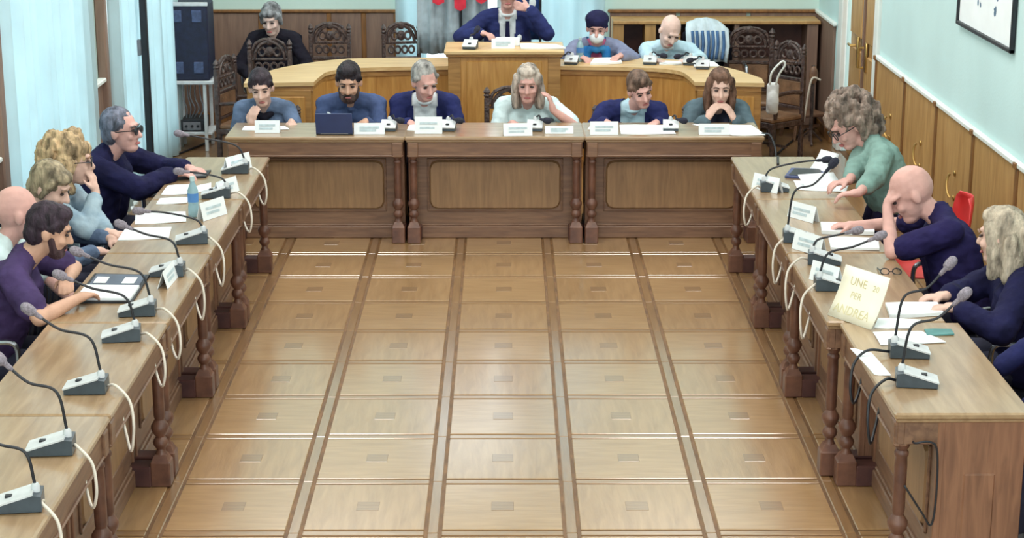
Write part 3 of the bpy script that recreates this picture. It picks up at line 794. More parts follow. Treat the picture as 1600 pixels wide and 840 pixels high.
purple = cloth('purple_tshirt', (74, 58, 100), .18); green = cloth('sage_shirt', (130, 162, 154), .12); navypolo = cloth('navy_polo', (38, 32, 78), .15)
paleblue = cloth('pale_blue_shirt', (190, 222, 236), .06); greygreen = cloth('grey_green_cardigan', (92, 112, 122), .15); dkgrey = cloth('charcoal_top', (52, 56, 76), .15)
mint = cloth('white_tshirt', (214, 234, 236), .05); uniform = cloth('navy_uniform', (42, 50, 100), .12); grey_cardigan = cloth('grey_blue_cardigan', (138, 146, 176), .15); black_top = cloth('black_top', (34, 32, 44), .15)
CAMDIR = -90
YP, YN, YH = 13.48, 13.25, 13.12            # pelvis, neck, head of the far row
def far(px_head, y_head, lean=0., pz=.47, yh=YH, nz=None):
    H = aY(px_head, y_head, yh); N = V((H.x-lean*.4, YN, H.z-.148 if nz is None else nz)); P = V((N.x-lean*.6, YP, pz)); return P, N, H
fwd = (0, -1, 0)
# --- far row, left to right
P, N, H = far(408, 137)
def ex1(e, h, HM, hs, q):
    N, t, bf, rt = q['N'], q['t'], q['bf'], q['rt']
    s = MB()
    for k in range(9):
        a = -1.7+3.4*k/8; s.ell(N-t*(.01+.03*math.cos(a))+bf*(math.cos(a)*.075)+rt*(math.sin(a)*.07), (.03, .03, .026))
    s.cone(N-t*.04+bf*.09, N-t*.2+bf*.12, .032, .03)
    put(remesh(s, .01, 1), 'scarf', black_top, e, e['base'])
person('woman in a blue denim jacket and black scarf with a hand at her chin', P, N, H, (-86, 14, 4), -90,
       L=(aY(455, 190, 13.0), (.25, -.9, -.2), (0, -.1, -1), (.4, .2, -1)), R=(aY(392, 197, 13.0), (.2, -.05, 1), (.3, .6, .1), (-.5, .1, -1)),
       top=denim, sleeve=.92, hair=('tied', hairm('dark_brown', (62, 52, 60))), hs=1.06, extras=ex1, shw=.165)
P, N, H = far(545, 128)
person('bearded man with short dark hair in a slate blue t-shirt behind a laptop', P, N, H, (-90, 16, 0), -90,
       L=(aY(572, 189, 12.98), (-.3, -.9, -.1), (0, 0, -1), (.4, .2, -1)), R=(aY(522, 190, 12.98), (.3, -.9, -.1), (0, 0, -1), (-.4, .2, -1)),
       top=slate, sleeve=.95, hair=('short_top', hairm('black', (46, 40, 46))), hs=1.10, shw=.19, fat=1.08, skinm=SK_C, brow=(44, 36, 36),
       extras=lambda e, h, HM, hs, q: (put(remesh(MB().ell(h(0, .05, -.088), (.056*hs, .05*hs, .042*hs), HM).cone(h(-.052, .02, -.04), h(-.045, .04, -.085), .02*hs, .02*hs).cone(h(.052, .02, -.04), h(.045, .04, -.085), .02*hs, .02*hs).cone(h(-.025, .088, -.056), h(.025, .088, -.056), .009*hs, .009*hs), .007, 1), 'beard', hairm('beard_black', (86, 66, 62)), e, e['base']),
                                       MB().sheet([[q['N']-q['t']*(.04+.16*i/4)-q['rt']*(-(.045+.17*j/4-.02*i/4))+q['bf']*(.142+.01*math.sin(j)-.10*(j/4)**2+.02*i/4) for j in range(5)] for i in range(5)], .012).build('white_panel', white_shirt, e, smooth='all')))
P, N, H = far(664, 127, lean=.02)
person('grey-haired man in a navy suit and white shirt looking down at his papers', P, N, H, (-64, 22, 6), -88,
       L=(aY(702, 190, 12.98), (-.4, -.9, -.1), (0, 0, -1), (.4, .3, -1)), R=(aY(640, 191, 12.98), (.4, -.9, -.1), (0, 0, -1), (-.4, .3, -1)),
       jacket=navy, under=white_shirt, hair=('receding', hairm('grey', (166, 164, 160))), hs=1.10, shw=.185, skinm=SK_B, brow=(150, 140, 134), vneck=(.09, .12, .03), collar=white_shirt)
P, N, H = far(825, 131)
person('blonde woman in a white t-shirt leaning her cheek on a raised hand', P, N, H, (-94, 8, 0), -90,
       L=(aY(864, 172, 13.03), (-.25, .05, 1), (-1, .2, .0), (.9, -.3, -.7)), R=(aY(800, 192, 13.0), (.5, -.8, -.1), (0, 0, -1), (-.5, .2, -1)),
       top=mint, sleeve=.36, hair=('long', hairm('ash_blonde', (196, 184, 172))), hs=1.08, shw=.175, fat=1.1, bust=True, skinm=SK_B, brow=(150, 124, 110))
P, N, H = far(1000, 140, lean=.10)
person('brown-haired man in a navy blazer and pale blue shirt leaning aside', P, N, H, (-72, 18, 14), -92,
       L=(aY(1028, 190, 12.98), (-.5, -.8, -.1), (0, 0, -1), (.4, .3, -1)), R=(aY(945, 190, 12.98), (.5, -.8, -.1), (0, 0, -1), (-.6, .3, -.8)),
       jacket=navy, under=paleblue, hair=('short_top', hairm('brown', (122, 98, 84))), hs=1.06, shw=.19, skinm=SK_B, vneck=(.09, .06, .05), collar=paleblue)
P, N, H = far(1125, 137)
person('woman with long wavy brown hair holding both hands clasped at her mouth', P, N, H, (-92, 8, 0), -90,
       L=(aY(1147, 186, 12.98), (-.5, .1, .85), (-.6, .5, -.4), (.7, -.2, -1)), R=(aY(1105, 186, 12.98), (.5, .1, .85), (.6, .5, -.4), (-.7, -.2, -1)),
       jacket=greygreen, under=dkgrey, hair=('wavy', hairm('auburn_brown', (122, 92, 76))), hs=1.05, shw=.165, bust=True, skinm=SK_A, vneck=(.08, -.06, .06), jslv=.93,
       extras=lambda e, h, HM, hs, q: [MB().tube(arc(q['N']-q['t']*.23+q['bf']*.135+q['rt']*x, .028, 0, 2*PI, 10, q['rt'], q['t'])[:-1], .008, 6, True).build('shirt_print', white_shirt, e) for x in (-.06, 0, .06)])

# --- behind the dais
def seated(px, py, Y, yaw, dy=.11, dyp=.3, nzd=.148, pz=None):
    H = aY(px, py, Y); d = ang(yaw); N = H-d*dy-UP*nzd; P = H-d*dyp; P = V((P.x, P.y, N.z-.50 if pz is None else pz)); return P, N, H
H = aY(793, -12, 15.42); N = V((H.x+.0, 15.5, H.z-.19)); P = V((H.x, 15.62, .60))
def ex_off(e, h, HM, hs, q):
    N, t, bf, rt = q['N'], q['t'], q['bf'], q['rt']
    MB().sheet([[N-t*(.03+.3*i/5)+bf*(.098+.03*math.sin(i/5*2.6))+rt*x*(.55+.45*i/5) for x in (-.028, .028)] for i in range(6)], .008).build('tie', navy2, e)
    for s in (-1, 1): MB().ell(N-t*.07+rt*(s*.17)+UP*.02+bf*.065, (.03, .012, .018)).build('shoulder_badge', white_shirt, e, smooth='all')
    MB().ell(N-t*.16-rt*.10+bf*.14, (.02, .01, .028)).build('badge', white_shirt, e, smooth='all')
    MB().cone(*[q['arms']['L'][1].lerp(q['arms']['L'][2], k) for k in (.84, .93)], .047, .046).build('cuff', white_shirt, e, smooth='all')
    MB().cone(*[q['arms']['R'][1].lerp(q['arms']['R'][2], k) for k in (.84, .93)], .047, .046).build('cuff', white_shirt, e, smooth='all')
person('officer in a navy uniform with tie at the podium, a hand raised to the face', P, N, H, (-88, 6, 0), -90,
       L=(aY(828, 14, 15.27), (-1, .0, .25), (0, 1, 0), (.8, -.2, -1)), R=(aY(752, 52, 15.2), (.7, -.7, 0), (0, 0, -1), (-.9, .2, -.4)),
       jacket=uniform, under=white_shirt, hair=('short_top', hairm('black', (46, 40, 46))), hs=1.08, shw=.185, skinm=SK_B, vneck=(.075, .10, .03), collar=white_shirt, extras=ex_off)
P, N, H = seated(933, 44, 15.62, -90)
def ex_mask(e, h, HM, hs, q):
    m = MB().ell(h(0, .056, -.055), (.062*hs, .062*hs, .05*hs), HM, 16, 10); put(remesh(m, .007, 1), 'face_mask', white_shirt, e, e['base'])
    N, t, bf, rt = q['N'], q['t'], q['bf'], q['rt']; s = MB()
    for k in range(9):
        a = -2.2+4.4*k/8; s.ell(N+t*.0-t*(.02*math.cos(a))+bf*(math.cos(a)*.07)+rt*(math.sin(a)*.085), (.036, .036, .032))
    for sg in (-1, 1): s.cone(N-t*.02+rt*(sg*.085)+bf*.05, N-t*.16+rt*(sg*.085)+bf*.125, .04, .04); s.cone(N-t*.16+rt*(sg*.085)+bf*.125, N-t*.38+rt*(sg*.10)+bf*.15, .04, .042)
    put(remesh(s, .011, 1), 'scarf', cloth('blue_scarf', (84, 168, 214), .25, rgb2=(44, 118, 190)), e, e['base'])
person('masked person in a dark cap, bright blue scarf and pink top behind the dais', P, N, H, (-96, 12, 0), -90,
       L=(aY(972, 86, 15.3), (-.6, -.7, -.1), (0, 0, -1), (.9, .2, -.5)), R=(aY(905, 88, 15.3), (.6, -.7, -.1), (0, 0, -1), (-.9, .2, -.5)),
       jacket=grey_cardigan, under=cloth('pink_top', (206, 110, 150), .1), hair=('beret', cloth('dark_cap', (40, 40, 78), .15)), hs=1.06, shw=.175, skinm=SK_B, mouth=False, vneck=(.07, -.05, .06), extras=ex_mask)
P, N, H = seated(1047, 48, 15.58, -90, dy=.15, dyp=.36)
person('bald man in a pale blue shirt bending over the right dais desk', P, N, H, (-75, 34, -8), -92,
       L=(aY(1080, 92, 15.25), (-.9, -.4, -.1), (0, 0, -1), (.9, .2, -.4)), R=(aY(1022, 94, 15.22), (.8, -.6, -.1), (0, 0, -1), (-.9, .2, -.3)),
       top=paleblue, sleeve=.93, hair=None, hs=1.10, shw=.185, fat=1.08, skinm=SK_D, brow=(170, 150, 140), collar=white_shirt)
P, N, H = seated(424, 30, 16.4, -90)
person('grey-haired onlooker in dark clothes sitting behind a carved chair at the back left', P, N, H, (-100, 18, 0), -90,
       L=(N+V((.16, -.25, -.36)), (-.5, -.8, 0), (0, 0, -1), (.9, .2, -.5)), R=(N+V((-.16, -.25, -.36)), (.5, -.8, 0), (0, 0, -1), (-.9, .2, -.5)),
       top=black_top, sleeve=.93, hair=('fringe', hairm('silver_grey', (150, 152, 156))), hs=1.12, shw=.17, skinm=SK_D, brow=(150, 140, 134), mouth=True)

# --- left row, facing the aisle (nearest first)
fx = (1, 0, 0)
H = aX(77, 360, -2.13); N = V((-2.26, H.y-.01, H.z-.13)); P = V((-2.47, H.y, .47))
person('bearded dark-haired man in a purple t-shirt resting folded forearms on the left table', P, N, H, (10, 16, 0), 4,
       L=(aZ(106, 436, T+.055), (.15, -1, .1), (0, 0, -1), (.4, 1, -.3)), R=(aZ(122, 466, T+.05), (.35, .9, .0), (0, 0, -1), (.2, -1, -.5)),
       top=purple, sleeve=.36, hair=('short_top', hairm('dark_purple_brown', (62, 48, 60))), hs=1.02, shw=.20, fat=1.22, af=1.15, skinm=SK_C, brow=(48, 38, 40), collar=purple,
       extras=lambda e, h, HM, hs, q: put(remesh(MB().ell(h(0, .05, -.09), (.052*hs, .046*hs, .036*hs), HM).cone(h(-.054, .018, -.03), h(-.044, .042, -.085), .018*hs, .018*hs).cone(h(.054, .018, -.03), h(.044, .042, -.085), .018*hs, .018*hs).cone(h(-.024, .09, -.056), h(.024, .09, -.056), .008*hs, .008*hs), .007, 1), 'beard', hairm('dark_purple_beard', (84, 62, 66)), e, e['base']))
H = aX(28, 333, -2.42); N = V((-2.51, H.y, H.z-.145)); P = V((-2.55, H.y, .47))
person('bald man in a white shirt behind the man in purple', P, N, H, (25, 2, 0), 5,
       L=(N+V((.36, .1, -.38)), fx, (0, 0, -1), (.1, 1, -.6)), R=(N+V((.36, -.12, -.38)), fx, (0, 0, -1), (.1, -1, -.6)),
       top=mint, sleeve=.38, hair=None, hs=1.14, shw=.19, fat=1.1, skinm=SK_B, brow=(150, 120, 110), collar=cloth('grey_collar', (96, 104, 120)))
H = aX(78, 292, -2.41); N = V((-2.50, H.y, H.z-.14)); P = V((-2.55, H.y+.02, .47))
person('fair short-haired person in a denim shirt between the bald man and curly blonde', P, N, H, (-12, 22, 0), 0,
       L=(aZ(170, 372, .70), (.8, -.4, -.2), (0, 0, -1), (.1, 1, -.6)), R=(aZ(150, 392, .70), (.8, .4, -.2), (0, 0, -1), (.1, -1, -.6)),
       top=denim, sleeve=.93, hair=('fringe', hairm('fair', (176, 160, 132))), hs=1.08, shw=.165, skinm=SK_A, brow=(140, 112, 92), collar=denim)
H = aX(112, 252, -2.40); N = V((-2.49, H.y, H.z-.145)); P = V((-2.54, H.y, .47))
person('curly blonde woman in a pale denim jacket and sunglasses, hand at her mouth', P, N, H, (12, 2, 0), -8,
       L=(aZ(170, 365, .72), (.9, .3, -.1), (0, 0, -1), (.1, 1, -.6)), R=(H+V((.13, -.03, -.17)), (-.2, .2, 1), (-.9, .3, .3), (.5, -.7, -1)),
       top=pale_denim, sleeve=.90, hair=('curly', hairm('strawberry_blonde', (212, 182, 142))), hs=1.08, shw=.17, skinm=SK_A, brow=(160, 120, 90), glasses='dark', collar=pale_denim)
H = aX(190, 204, -2.32); N = V((-2.42, H.y+.01, H.z-.14)); P = V((-2.52, H.y, .46))
person('grey-haired man with dark glasses in a navy jacket reaching onto the left table', P, N, H, (-14, -4, 0), -12,
       L=(aZ(292, 262, T+.04), (.9, -.3, -.1), (0, 0, -1), (.2, 1, -.5)), R=(aZ(272, 270, T+.045), (.95, -.1, -.05), (0, 0, -1), (.1, -.8, -.6)),
       top=navy2, sleeve=.92, hair=('receding', hairm('steel_grey', (128, 132, 150))), hs=1.12, shw=.21, fat=1.36, af=1.35, skinm=SK_B, brow=(120, 110, 110), glasses='dark', collar=cloth('grey_shirt_collar', (150, 152, 168)), armlen=1.1)

# --- right row (far to near)
H = aX(1326, 194, 2.10); N = V((2.24, H.y-.06, H.z-.105)); P = V((2.34, H.y-.12, .68))
def ex_std(e, h, HM, hs, q):
    N, t, bf, rt = q['N'], q['t'], q['bf'], q['rt']
    MB().tube([h(.03, .07, .10), h(.075, .0, .06), h(.085, -.06, .0)], .008*hs, 6).build('hair_band', M_black, e)
person('standing woman with bushy greying hair and sage green shirt at the right table', P, N, H, (196, 34, 0), 182,
       L=(aZ(1322, 333, T+.04), (-.95, .2, -.1), (0, 0, -1), (1, -.35, -.7)), R=(aZ(1318, 300, T+.05), (-.9, -.2, -.1), (0, 0, -1), (.2, 1, -.4)),
       top=green, sleeve=.80, hair=('curly', hairm('greying_brown', (150, 132, 120))), hs=1.2, shw=.19, fat=1.18, af=1.2, skinm=SK_B, stand=((-.10, 0, -.31), (.12, 0, 0)), trousers=(40, 38, 70), glasses='clear', extras=ex_std, bust=True, armlen=1.12)
H = aX(1424, 302, 2.12); N = V((2.27, H.y-.04, H.z-.105)); P = V((2.40, H.y-.08, .47))
person('bald man in a navy polo shirt holding his forehead in his hand', P, N, H, (176, 30, 0), 178,
       L=(H+(-.13*V((1, 0, 0)))+V((.0, -.03, -.06)), (.35, .25, .9), (.95, .2, -.2), (-.6, -.6, -1)), R=(aZ(1335, 352, T+.04), (-.95, .1, 0), (0, 0, -1), (.2, 1, -.4)),
       top=navypolo, sleeve=.38, hair=None, hs=1.2, shw=.20, fat=1.25, af=1.15, skinm=SK_B, brow=(120, 90, 84), collar=navypolo, armlen=1.08)
H = aX(1566, 370, 2.34); N = V((2.43, H.y, H.z-.15)); P = V((2.50, H.y, .46))
person('blonde woman with hair tied back in a navy top beside the red chair', P, N, H, (140, 4, 0), 168,
       L=(aZ(1492, 480, T+.03), (-.9, .3, -.1), (0, 0, -1), (.1, -1, -.6)), R=(aZ(1478, 462, T+.03), (-.9, .1, -.1), (0, 0, -1), (.1, 1, -.5)),
       top=navy2, sleeve=.9, hair=('long_tied', hairm('grey_blonde', (190, 176, 156))), hs=1.10, shw=.20, fat=1.25, af=1.25, skinm=SK_A, brow=(150, 120, 100))
H = V((2.42, 7.34, 1.24)); N = V((2.50, 7.32, 1.06)); P = V((2.56, 7.30, .47))
person('person at the right edge with only a navy sleeve and hand in view', P, N, H, (175, 5, 0), 170,
       L=(V((2.16, 7.25, .60)), (-.9, .3, -.1), (0, 0, -1), (.1, -1, -.6)), R=(aZ(1556, 578, .70), (-.6, .3, -.6), (0, 0, -1), (.1, 1, -.6)),
       top=cloth('midnight_jacket', (34, 38, 84)), sleeve=.93, hair=('short_top', hairm('brown', (122, 98, 84))), hs=1.05, shw=.18, skinm=SK_A)
PEOPLE = [o for o in COL.objects if o.get('category') == 'person']

# ================================================================ CHAIRS UNDER PEOPLE
def make_office(label):
    t = thing('office_chair', label, 'chair', group='black office chairs with metal arms')
    MB().box(-.23, .23, -.23, .20, .30, .36, .03).build('seat', M_blackcloth, t)
    g = [[(x, .22+.05*(z-.45)-.03*math.cos(x*5), z) for x in (-.21, -.15, -.07, 0, .07, .15, .21)] for z in (.46, .55, .65, .75, .84, .87)]
    g[0] = [(x*.8, y, z) for x, y, z in g[0]]; g[-1] = [(x*.75, y, z) for x, y, z in g[-1]]
    MB().sheet(g, .045).build('backrest', M_blackcloth, t, smooth=True)
    MB().tube([(0, .1, .29), (0, .27, .33), (0, .27, .6)], .018, 8).build('back_bracket', M_black, t)
    for s in (-1, 1):
        MB().tube(smoothpath([(s*.25, .12, .31), (s*.29, .12, .45), (s*.29, .1, .60), (s*.29, -.1, .62), (s*.29, -.2, .60), (s*.29, -.19, .45), (s*.25, -.1, .31)]), .013, 8).build('armrest', M_metal, t, smooth=True)
    MB().lathe([(.035, .05), (.03, .12), (.02, .12), (.02, .30)], (0, 0, 0), 10).build('column', M_black, t, smooth=True)
    for k in range(5):
        a = 2*PI*k/5; d = V((math.cos(a), math.sin(a), 0))
        MB().cone(d*.03+UP*.085, d*.27+UP*.065, .022, .014).build('base_arm', M_black, t, smooth=True)
        MB().ell(d*.27+UP*.028, (.026, .026, .028)).build('castor', M_black, t, smooth=True)
    return t
of0 = None
def office_for(i, yaw, label, back=0.):
    global of0
    p = PEOPLE[i].location; d = ang(yaw); loc = (p.x-d.x*back, p.y-d.y*back, 0); rz = math.radians(yaw+90)
    if of0 is None: of0 = make_office(label); of0.location = loc; of0.rotation_euler = (0, 0, rz); return of0
    return dup(of0, loc, rz, label)
names = {0: 'woman in the denim jacket and black scarf', 1: 'bearded man with the laptop', 2: 'grey-haired man in the navy suit', 3: 'blonde woman in the white t-shirt', 4: 'man in the navy blazer', 5: 'woman with clasped hands'}
for i in range(6):
    p = PEOPLE[i].location; o = dup(ch0, (p.x, p.y+.03, 0), 0, 'carved dark wooden chair under the '+names[i]); o.scale = (.85, .85, .68)
    if i == 3: o.location.x -= .11; o.scale = (.85, .9, .80)
office_for(7, -90, 'black office chair under the masked person'); office_for(8, -90, 'black office chair under the bald man at the dais')
office_for(9, -90, 'black office chair under the grey-haired onlooker')
for i, (n, y) in enumerate((('man in purple', 4), ('bald man in white', 5), ('fair-haired person in denim', 0), ('curly blonde woman', -8), ('grey-haired man in the navy jacket', -12))):
    office_for(10+i, y, 'black office chair under the '+n)
office_for(16, 178, 'black office chair under the bald man in the navy polo'); office_for(17, 172, 'black office chair under the woman beside the red chair'); office_for(18, 170, 'black office chair under the person at the right edge')
# officer's stool
po = PEOPLE[6].location
s = thing('high_stool', 'dark high stool on the step behind the podium under the officer', 'stool', (po.x, po.y+.02, .16))
MB().lathe([(.19, .29), (.2, .31), (.19, .335)], (0, 0, 0), 18).build('seat', M_blackcloth, s, smooth=True)
for k in range(4):
    a = PI/4+k*PI/2; MB().cone((.1*math.cos(a), .1*math.sin(a), .29), (.19*math.cos(a), .19*math.sin(a), .015), .015, .014).build('leg', M_carve, s, smooth=True)
# red plastic shell chairs on the right
def red_chair(loc, rz, label):
    t = thing('red_chair', label, 'chair', loc, rz, 'red plastic shell chairs')
    g = []
    prof = [(-.22, .43), (-.1, .42), (.05, .42), (.15, .44), (.20, .52), (.225, .64), (.24, .76), (.25, .84), (.25, .87)]
    for k, (y, z) in enumerate(prof):
        w = .2 if k < 6 else (.19, .16, .1)[k-6]; g.append([(x*w, y+(.03*abs(x)**2 if k < 4 else -.05*abs(x)**2), z+(.02*abs(x)**2 if k < 4 else 0)) for x in (-1, -.7, -.35, 0, .35, .7, 1)])
    MB().sheet(g, .008).build('shell', M_red, t, smooth='all')
    for sx in (-1, 1):
        for y0, y1 in ((-.12, -.2), (.1, .2)): MB().tube([(sx*.15, y0, .42), (sx*.2, y1, .01)], .011, 8).build('leg', M_metal, t, smooth=True)
    return t
q = aX(1512, 345, 2.62)
red_chair((2.39, q.y, 0), -PI/2, 'red plastic chair between the standing woman and the bald man in navy')
q = aZ(1598, 690, .55)
red_chair((2.45, 6.68, 0), -PI/2, 'red plastic chair at the far right edge beside the nearest right table')

# ================================================================ MICROPHONES
def mic(label, bx, by, ang_, head, white=True, cable=None, z=T, L=.17, wind=None, mid=None, dark=False):
    """wedge base centred at (bx,by), thick end along direction ang_ (degrees), gooseneck to head"""
    e = thing('gooseneck_microphone', label, 'microphone', (bx, by, z), group='gooseneck conference microphones', world=True)
    d = ang(ang_); s = UP.cross(d); c = V((bx, by, z)); hw = .052
    def w(u, v, h): return c+d*u+s*v+UP*h
    B = MB(); pr = [(-L/2, .004), (L/2, .004), (L/2, .058), (L/2-.03, .062), (-L/2, .022)]
    B.add([w(u, -hw, h) for u, h in pr]+[w(u, hw, h) for u, h in pr], [(0, 1, 2, 3, 4), (9, 8, 7, 6, 5)]+[(i, i+5, (i+1) % 5+5, (i+1) % 5) for i in range(5)]); Bo = B.build('base', M_micbase, e)
    MB().sheet([[w(-L/2-.004, v, .0255), w(L/2-.028, v, .0665)] for v in (-hw-.003, hw+.003)], .006).build('top_plate', M_pale, Bo, e['base'])
    MB().box(-.012, .012, -.012, .012, -.004, .004, .002, R=Matrix((d, s, UP)).transposed(), c=w(-.03, 0, .047)).build('talk_button', M_black, Bo, e['base'])
    n0 = w(L/2-.022, .0, .06); head = V(head)
    MB().lathe([(.016, 0), (.016, .03), (.009, .04)], n0-UP*.01, 10).build('neck_socket', M_pale, Bo, e['base'], smooth=True)
    hd = head-n0; m1 = mid if mid is not None else n0+V((hd.x*.14, hd.y*.14, hd.z*.62)); 
    P_ = smoothpath([n0+UP*.02, m1, n0+hd*.62+UP*(.10*hd.length), head], 7)
    MB().tube(P_, .0058, 8).build('gooseneck', M_greyp if white == 2 else M_black, e, smooth=True)
    q = (P_[-1]-P_[-3]).normalized(); RR = q.to_track_quat('Z', 'Y').to_matrix()
    MB().lathe([(.007, -.035), (.010, -.02), (.010, 0), (.019, .008), (.023, .03), (.021, .052), (.012, .064), (.003, .067)], head, 12, RR).build('windscreen', wind or M_wind, e, smooth='all')
    if cable:
        MB().tube(smoothpath([w(L/2, .01, .02)]+[V(p) for p in cable], 6), .0062, 7).build('cable', M_black if dark else M_cable, e, smooth='all')
    return e
def lcable(by, k):     # cable drooping over the aisle edge of the left row
    r = random.Random(k); x = XI_L
    return [(x-.03, by-.02, T+.03), (x+.03, by-.06, T-.02), (x+.05, by-.10, T-.11), (x+.035, by-.10, T-.17-.05*r.random()), (x+.0, by-.02, T-.17), (x-.03, by+.05, T-.10)]
def rcable(by, k, x=XI_R):
    r = random.Random(k)
    return [(x+.03, by-.02, T+.03), (x-.03, by-.05, T-.02), (x-.05, by-.10, T-.11), (x-.035, by-.10, T-.17-.05*r.random()), (x+.0, by-.02, T-.17), (x+.03, by+.05, T-.1)]
LM = [((28, 781), (-38, 668), 'nearest the camera on the left row'), ((80, 694), (8, 568), 'second from the camera on the left row'), ((135, 600), (55, 490), 'third from the camera on the left row'),
      ((190, 520), (104, 434), 'on the left row bending over the open binder'), ((215, 481), (130, 397), 'on the left row behind the open binder'), ((262, 420), (198, 354), 'on the left row with a small name card leaning on it'),
      ((300, 370), (226, 330), 'on the left row in front of the curly blonde woman'), ((338, 300), (288, 268), 'on the left row beside the water bottle'), ((368, 262), (288, 210), 'farthest on the left row by the corner')]
for k, (bp, hp, lb) in enumerate(LM):
    b = aZ(bp[0], bp[1], T+.03); hd = aY(hp[0], hp[1], b.y+.02)
    mic('grey gooseneck microphone '+lb, b.x, b.y, 8-3*(k % 3), hd, cable=lcable(b.y, k), L=.165)
RMc = [((1432, 590), (1498, 468), 'nearest the camera on the right row', 1), ((1420, 545), (1477, 420), 'second from the camera on the right row', 1), ((1300, 442), (1366, 372), 'leaning behind the handwritten sheet on the right row', 0),
       ((1288, 402), (1330, 362), 'on the right row in front of the bald man', 0), ((1248, 368), (1296, 262), 'with a dark upright head in front of the standing woman', 2), ((1210, 290), (1284, 250), 'farthest on the right row beside the name card', 2)]
for k, (bp, hp, lb, st_) in enumerate(RMc):
    b = aZ(bp[0], bp[1], T+.03); hd = aY(hp[0], hp[1], b.y+.02)
    mic('grey gooseneck microphone '+lb, b.x, b.y, 172+3*(k % 3), hd, cable=rcable(b.y, k+20, XI_R+(.05 if k < 2 else 0)), L=.165, wind=M_winddark if st_ == 2 else None, dark=k < 2)
for k, (px, lb) in enumerate(((608, 'between the laptop and the grey-haired man'), (700, 'right of the grey-haired man'), (836, 'in front of the blonde woman'), (1048, 'beside the woman with clasped hands'))):
    b = aZ(px, 203, T); mic('small gooseneck microphone on the far table '+lb, b.x, b.y, 85, (b.x+.06, b.y-.02, T+.075), L=.12, wind=M_winddark, mid=V((b.x+.03, b.y+.02, T+.1)))
# black cable loop dangling at the nearest right table
p0 = V((1.54, 6.80, T+.005)); xq = 1.53
cb = MB().tube(smoothpath([aZ(*p, .008) for p in ((236, 256), (285, 238), (345, 212), (398, 176))], 6), .009, 7)
solo(cb, 'floor_cable', M_black, 'dark cable running across the floor behind the left row', 'cable', tuple(aZ(285, 238, 0)), smooth='all')
cb = MB().tube(smoothpath([aZ(*p, .008) for p in ((1214, 240), (1240, 218), (1262, 200), (1290, 186))], 6), .009, 7)
solo(cb, 'floor_cable', M_black, 'dark cable running across the floor beyond the right row', 'cable', tuple(aZ(1240, 218, 0)), smooth='all')
cb = MB().tube(smoothpath([(1.78, 12.55, T+.008), (1.83, 12.5, T+.0), (1.86, 12.42, T-.10), (1.83, 12.3, T-.22), (1.80, 12.0, T-.1), (1.79, 11.85, T-.02), (1.77, 11.72, T+.01), (1.74, 11.5, T+.01)], 8), .008, 7)
solo(cb, 'corner_cable', M_black, 'black cable looping from the far table to the right row', 'cable', (1.83, 12.3, T-.22), smooth='all')
yy = 6.79
cb = MB().tube(smoothpath([aY(1426, 688, 6.83)]+[aY(x, y, yy) for x, y in ((1430, 692), (1452, 690), (1464, 704), (1463, 770), (1455, 819), (1440, 800), (1413, 758))], 8), .0045, 7)
solo(cb, 'dangling_cord', M_black, 'thin black cord hanging in a loop at the end of the nearest right table', 'cord', (1.7, yy, .14), smooth='all')

# ================================================================ CARDS, PAPERS, LAPTOP
def lerp(a, b, t): return a+(b-a)*t
def tent(label, p0, p1, h, dz=T, lines=2):
    a, b = aZ(*p0, dz), aZ(*p1, dz); u = (b-a).normalized(); n = V((u.y, -u.x, 0)); L = (b-a).length
    e = thing('name_card', label, 'name card', tuple((a+b)/2), group='folded white name cards', world=True)
    pr = lambda s, back, z: a+u*s-n*back+UP*z
    g = [[pr(s, k[0], k[1]) for s in (0, L)] for k in ((0, .001), (.022, h), (.05, .001))]
    MB().sheet(g, .003).build('folded_card', M_paper, e)
    for k in range(lines):
        z0 = h*(.62-.26*k); x0, x1 = L*.18, L*(.82-.1*k); f_ = .022/h
        MB().sheet([[pr(s, f_*z-.0026, z) for s in (x0, x1)] for z in (z0-.007, z0+.007)], .001).build('lettering', M_print, e)
    return e
tent('white name card at the far corner of the left row', (357, 272), (394, 262), .10)
tent('white name card in front of the water bottle on the left row', (343, 309), (374, 298), .09)
tent('white name card nearest the water bottle on its camera side', (318, 346), (355, 334), .10)
tent('small white name card leaning at a microphone in front of the open binder', (262, 452), (279, 432), .085)
tent('white name card at the far corner of the right row', (1174, 293), (1214, 303), .09)
tent('white name card in front of the standing woman', (1230, 338), (1270, 349), .09)
tent('white name card in front of the bald man in the navy polo', (1237, 388), (1281, 401), .10)
tent('white name card just behind the handwritten sheet', (1264, 436), (1306, 449), .095)
tent('white name card in front of the woman in the denim jacket', (398, 208), (437, 208), .085)
tent('white name card right beside the laptop', (553, 210), (601, 210), .075)
tent('tall white name card in front of the grey-haired man in the navy suit', (648, 209), (691, 209), .115)
tent('white name card in front of the blonde woman in the white t-shirt', (787, 213), (832, 212), .085)
tent('white name card right of the blonde woman', (852, 209), (896, 209), .05)
tent('white name card in front of the man in the navy blazer', (922, 211), (966, 211), .09)
tent('white name card in front of the woman with clasped hands', (1092, 211), (1140, 211), .075)
tent('white name card on the podium in front of the officer', (768, 76), (804, 76), .075, dz=ZP)
def paper(label, quad, z=T, n=1, th=.004, m=None, cat='paper', name='paper_sheet', cover=None):
    pts = [aZ(x, y, z) for x, y in quad]; c = sum(pts, V((0, 0, 0)))/4
    g = [[pts[0].lerp(pts[1], i/3) for i in range(4)], [pts[3].lerp(pts[2], i/3) for i in range(4)]]
    g = [[g[0][i].lerp(g[1][i], k/3)+UP*(th/2+.0015+.002*math.sin(i*1.7+k)) for i in range(4)] for k in range(4)]
    mb = MB().sheet(g, th)
    return solo(mb, name, m or M_paper, label, cat, tuple(c), group='loose papers')
paper('white document in front of the curly blonde woman', [(212, 334), (290, 331), (291, 347), (211, 351)])
paper('white document in front of the fair-haired person', [(196, 358), (268, 355), (264, 373), (184, 376)])
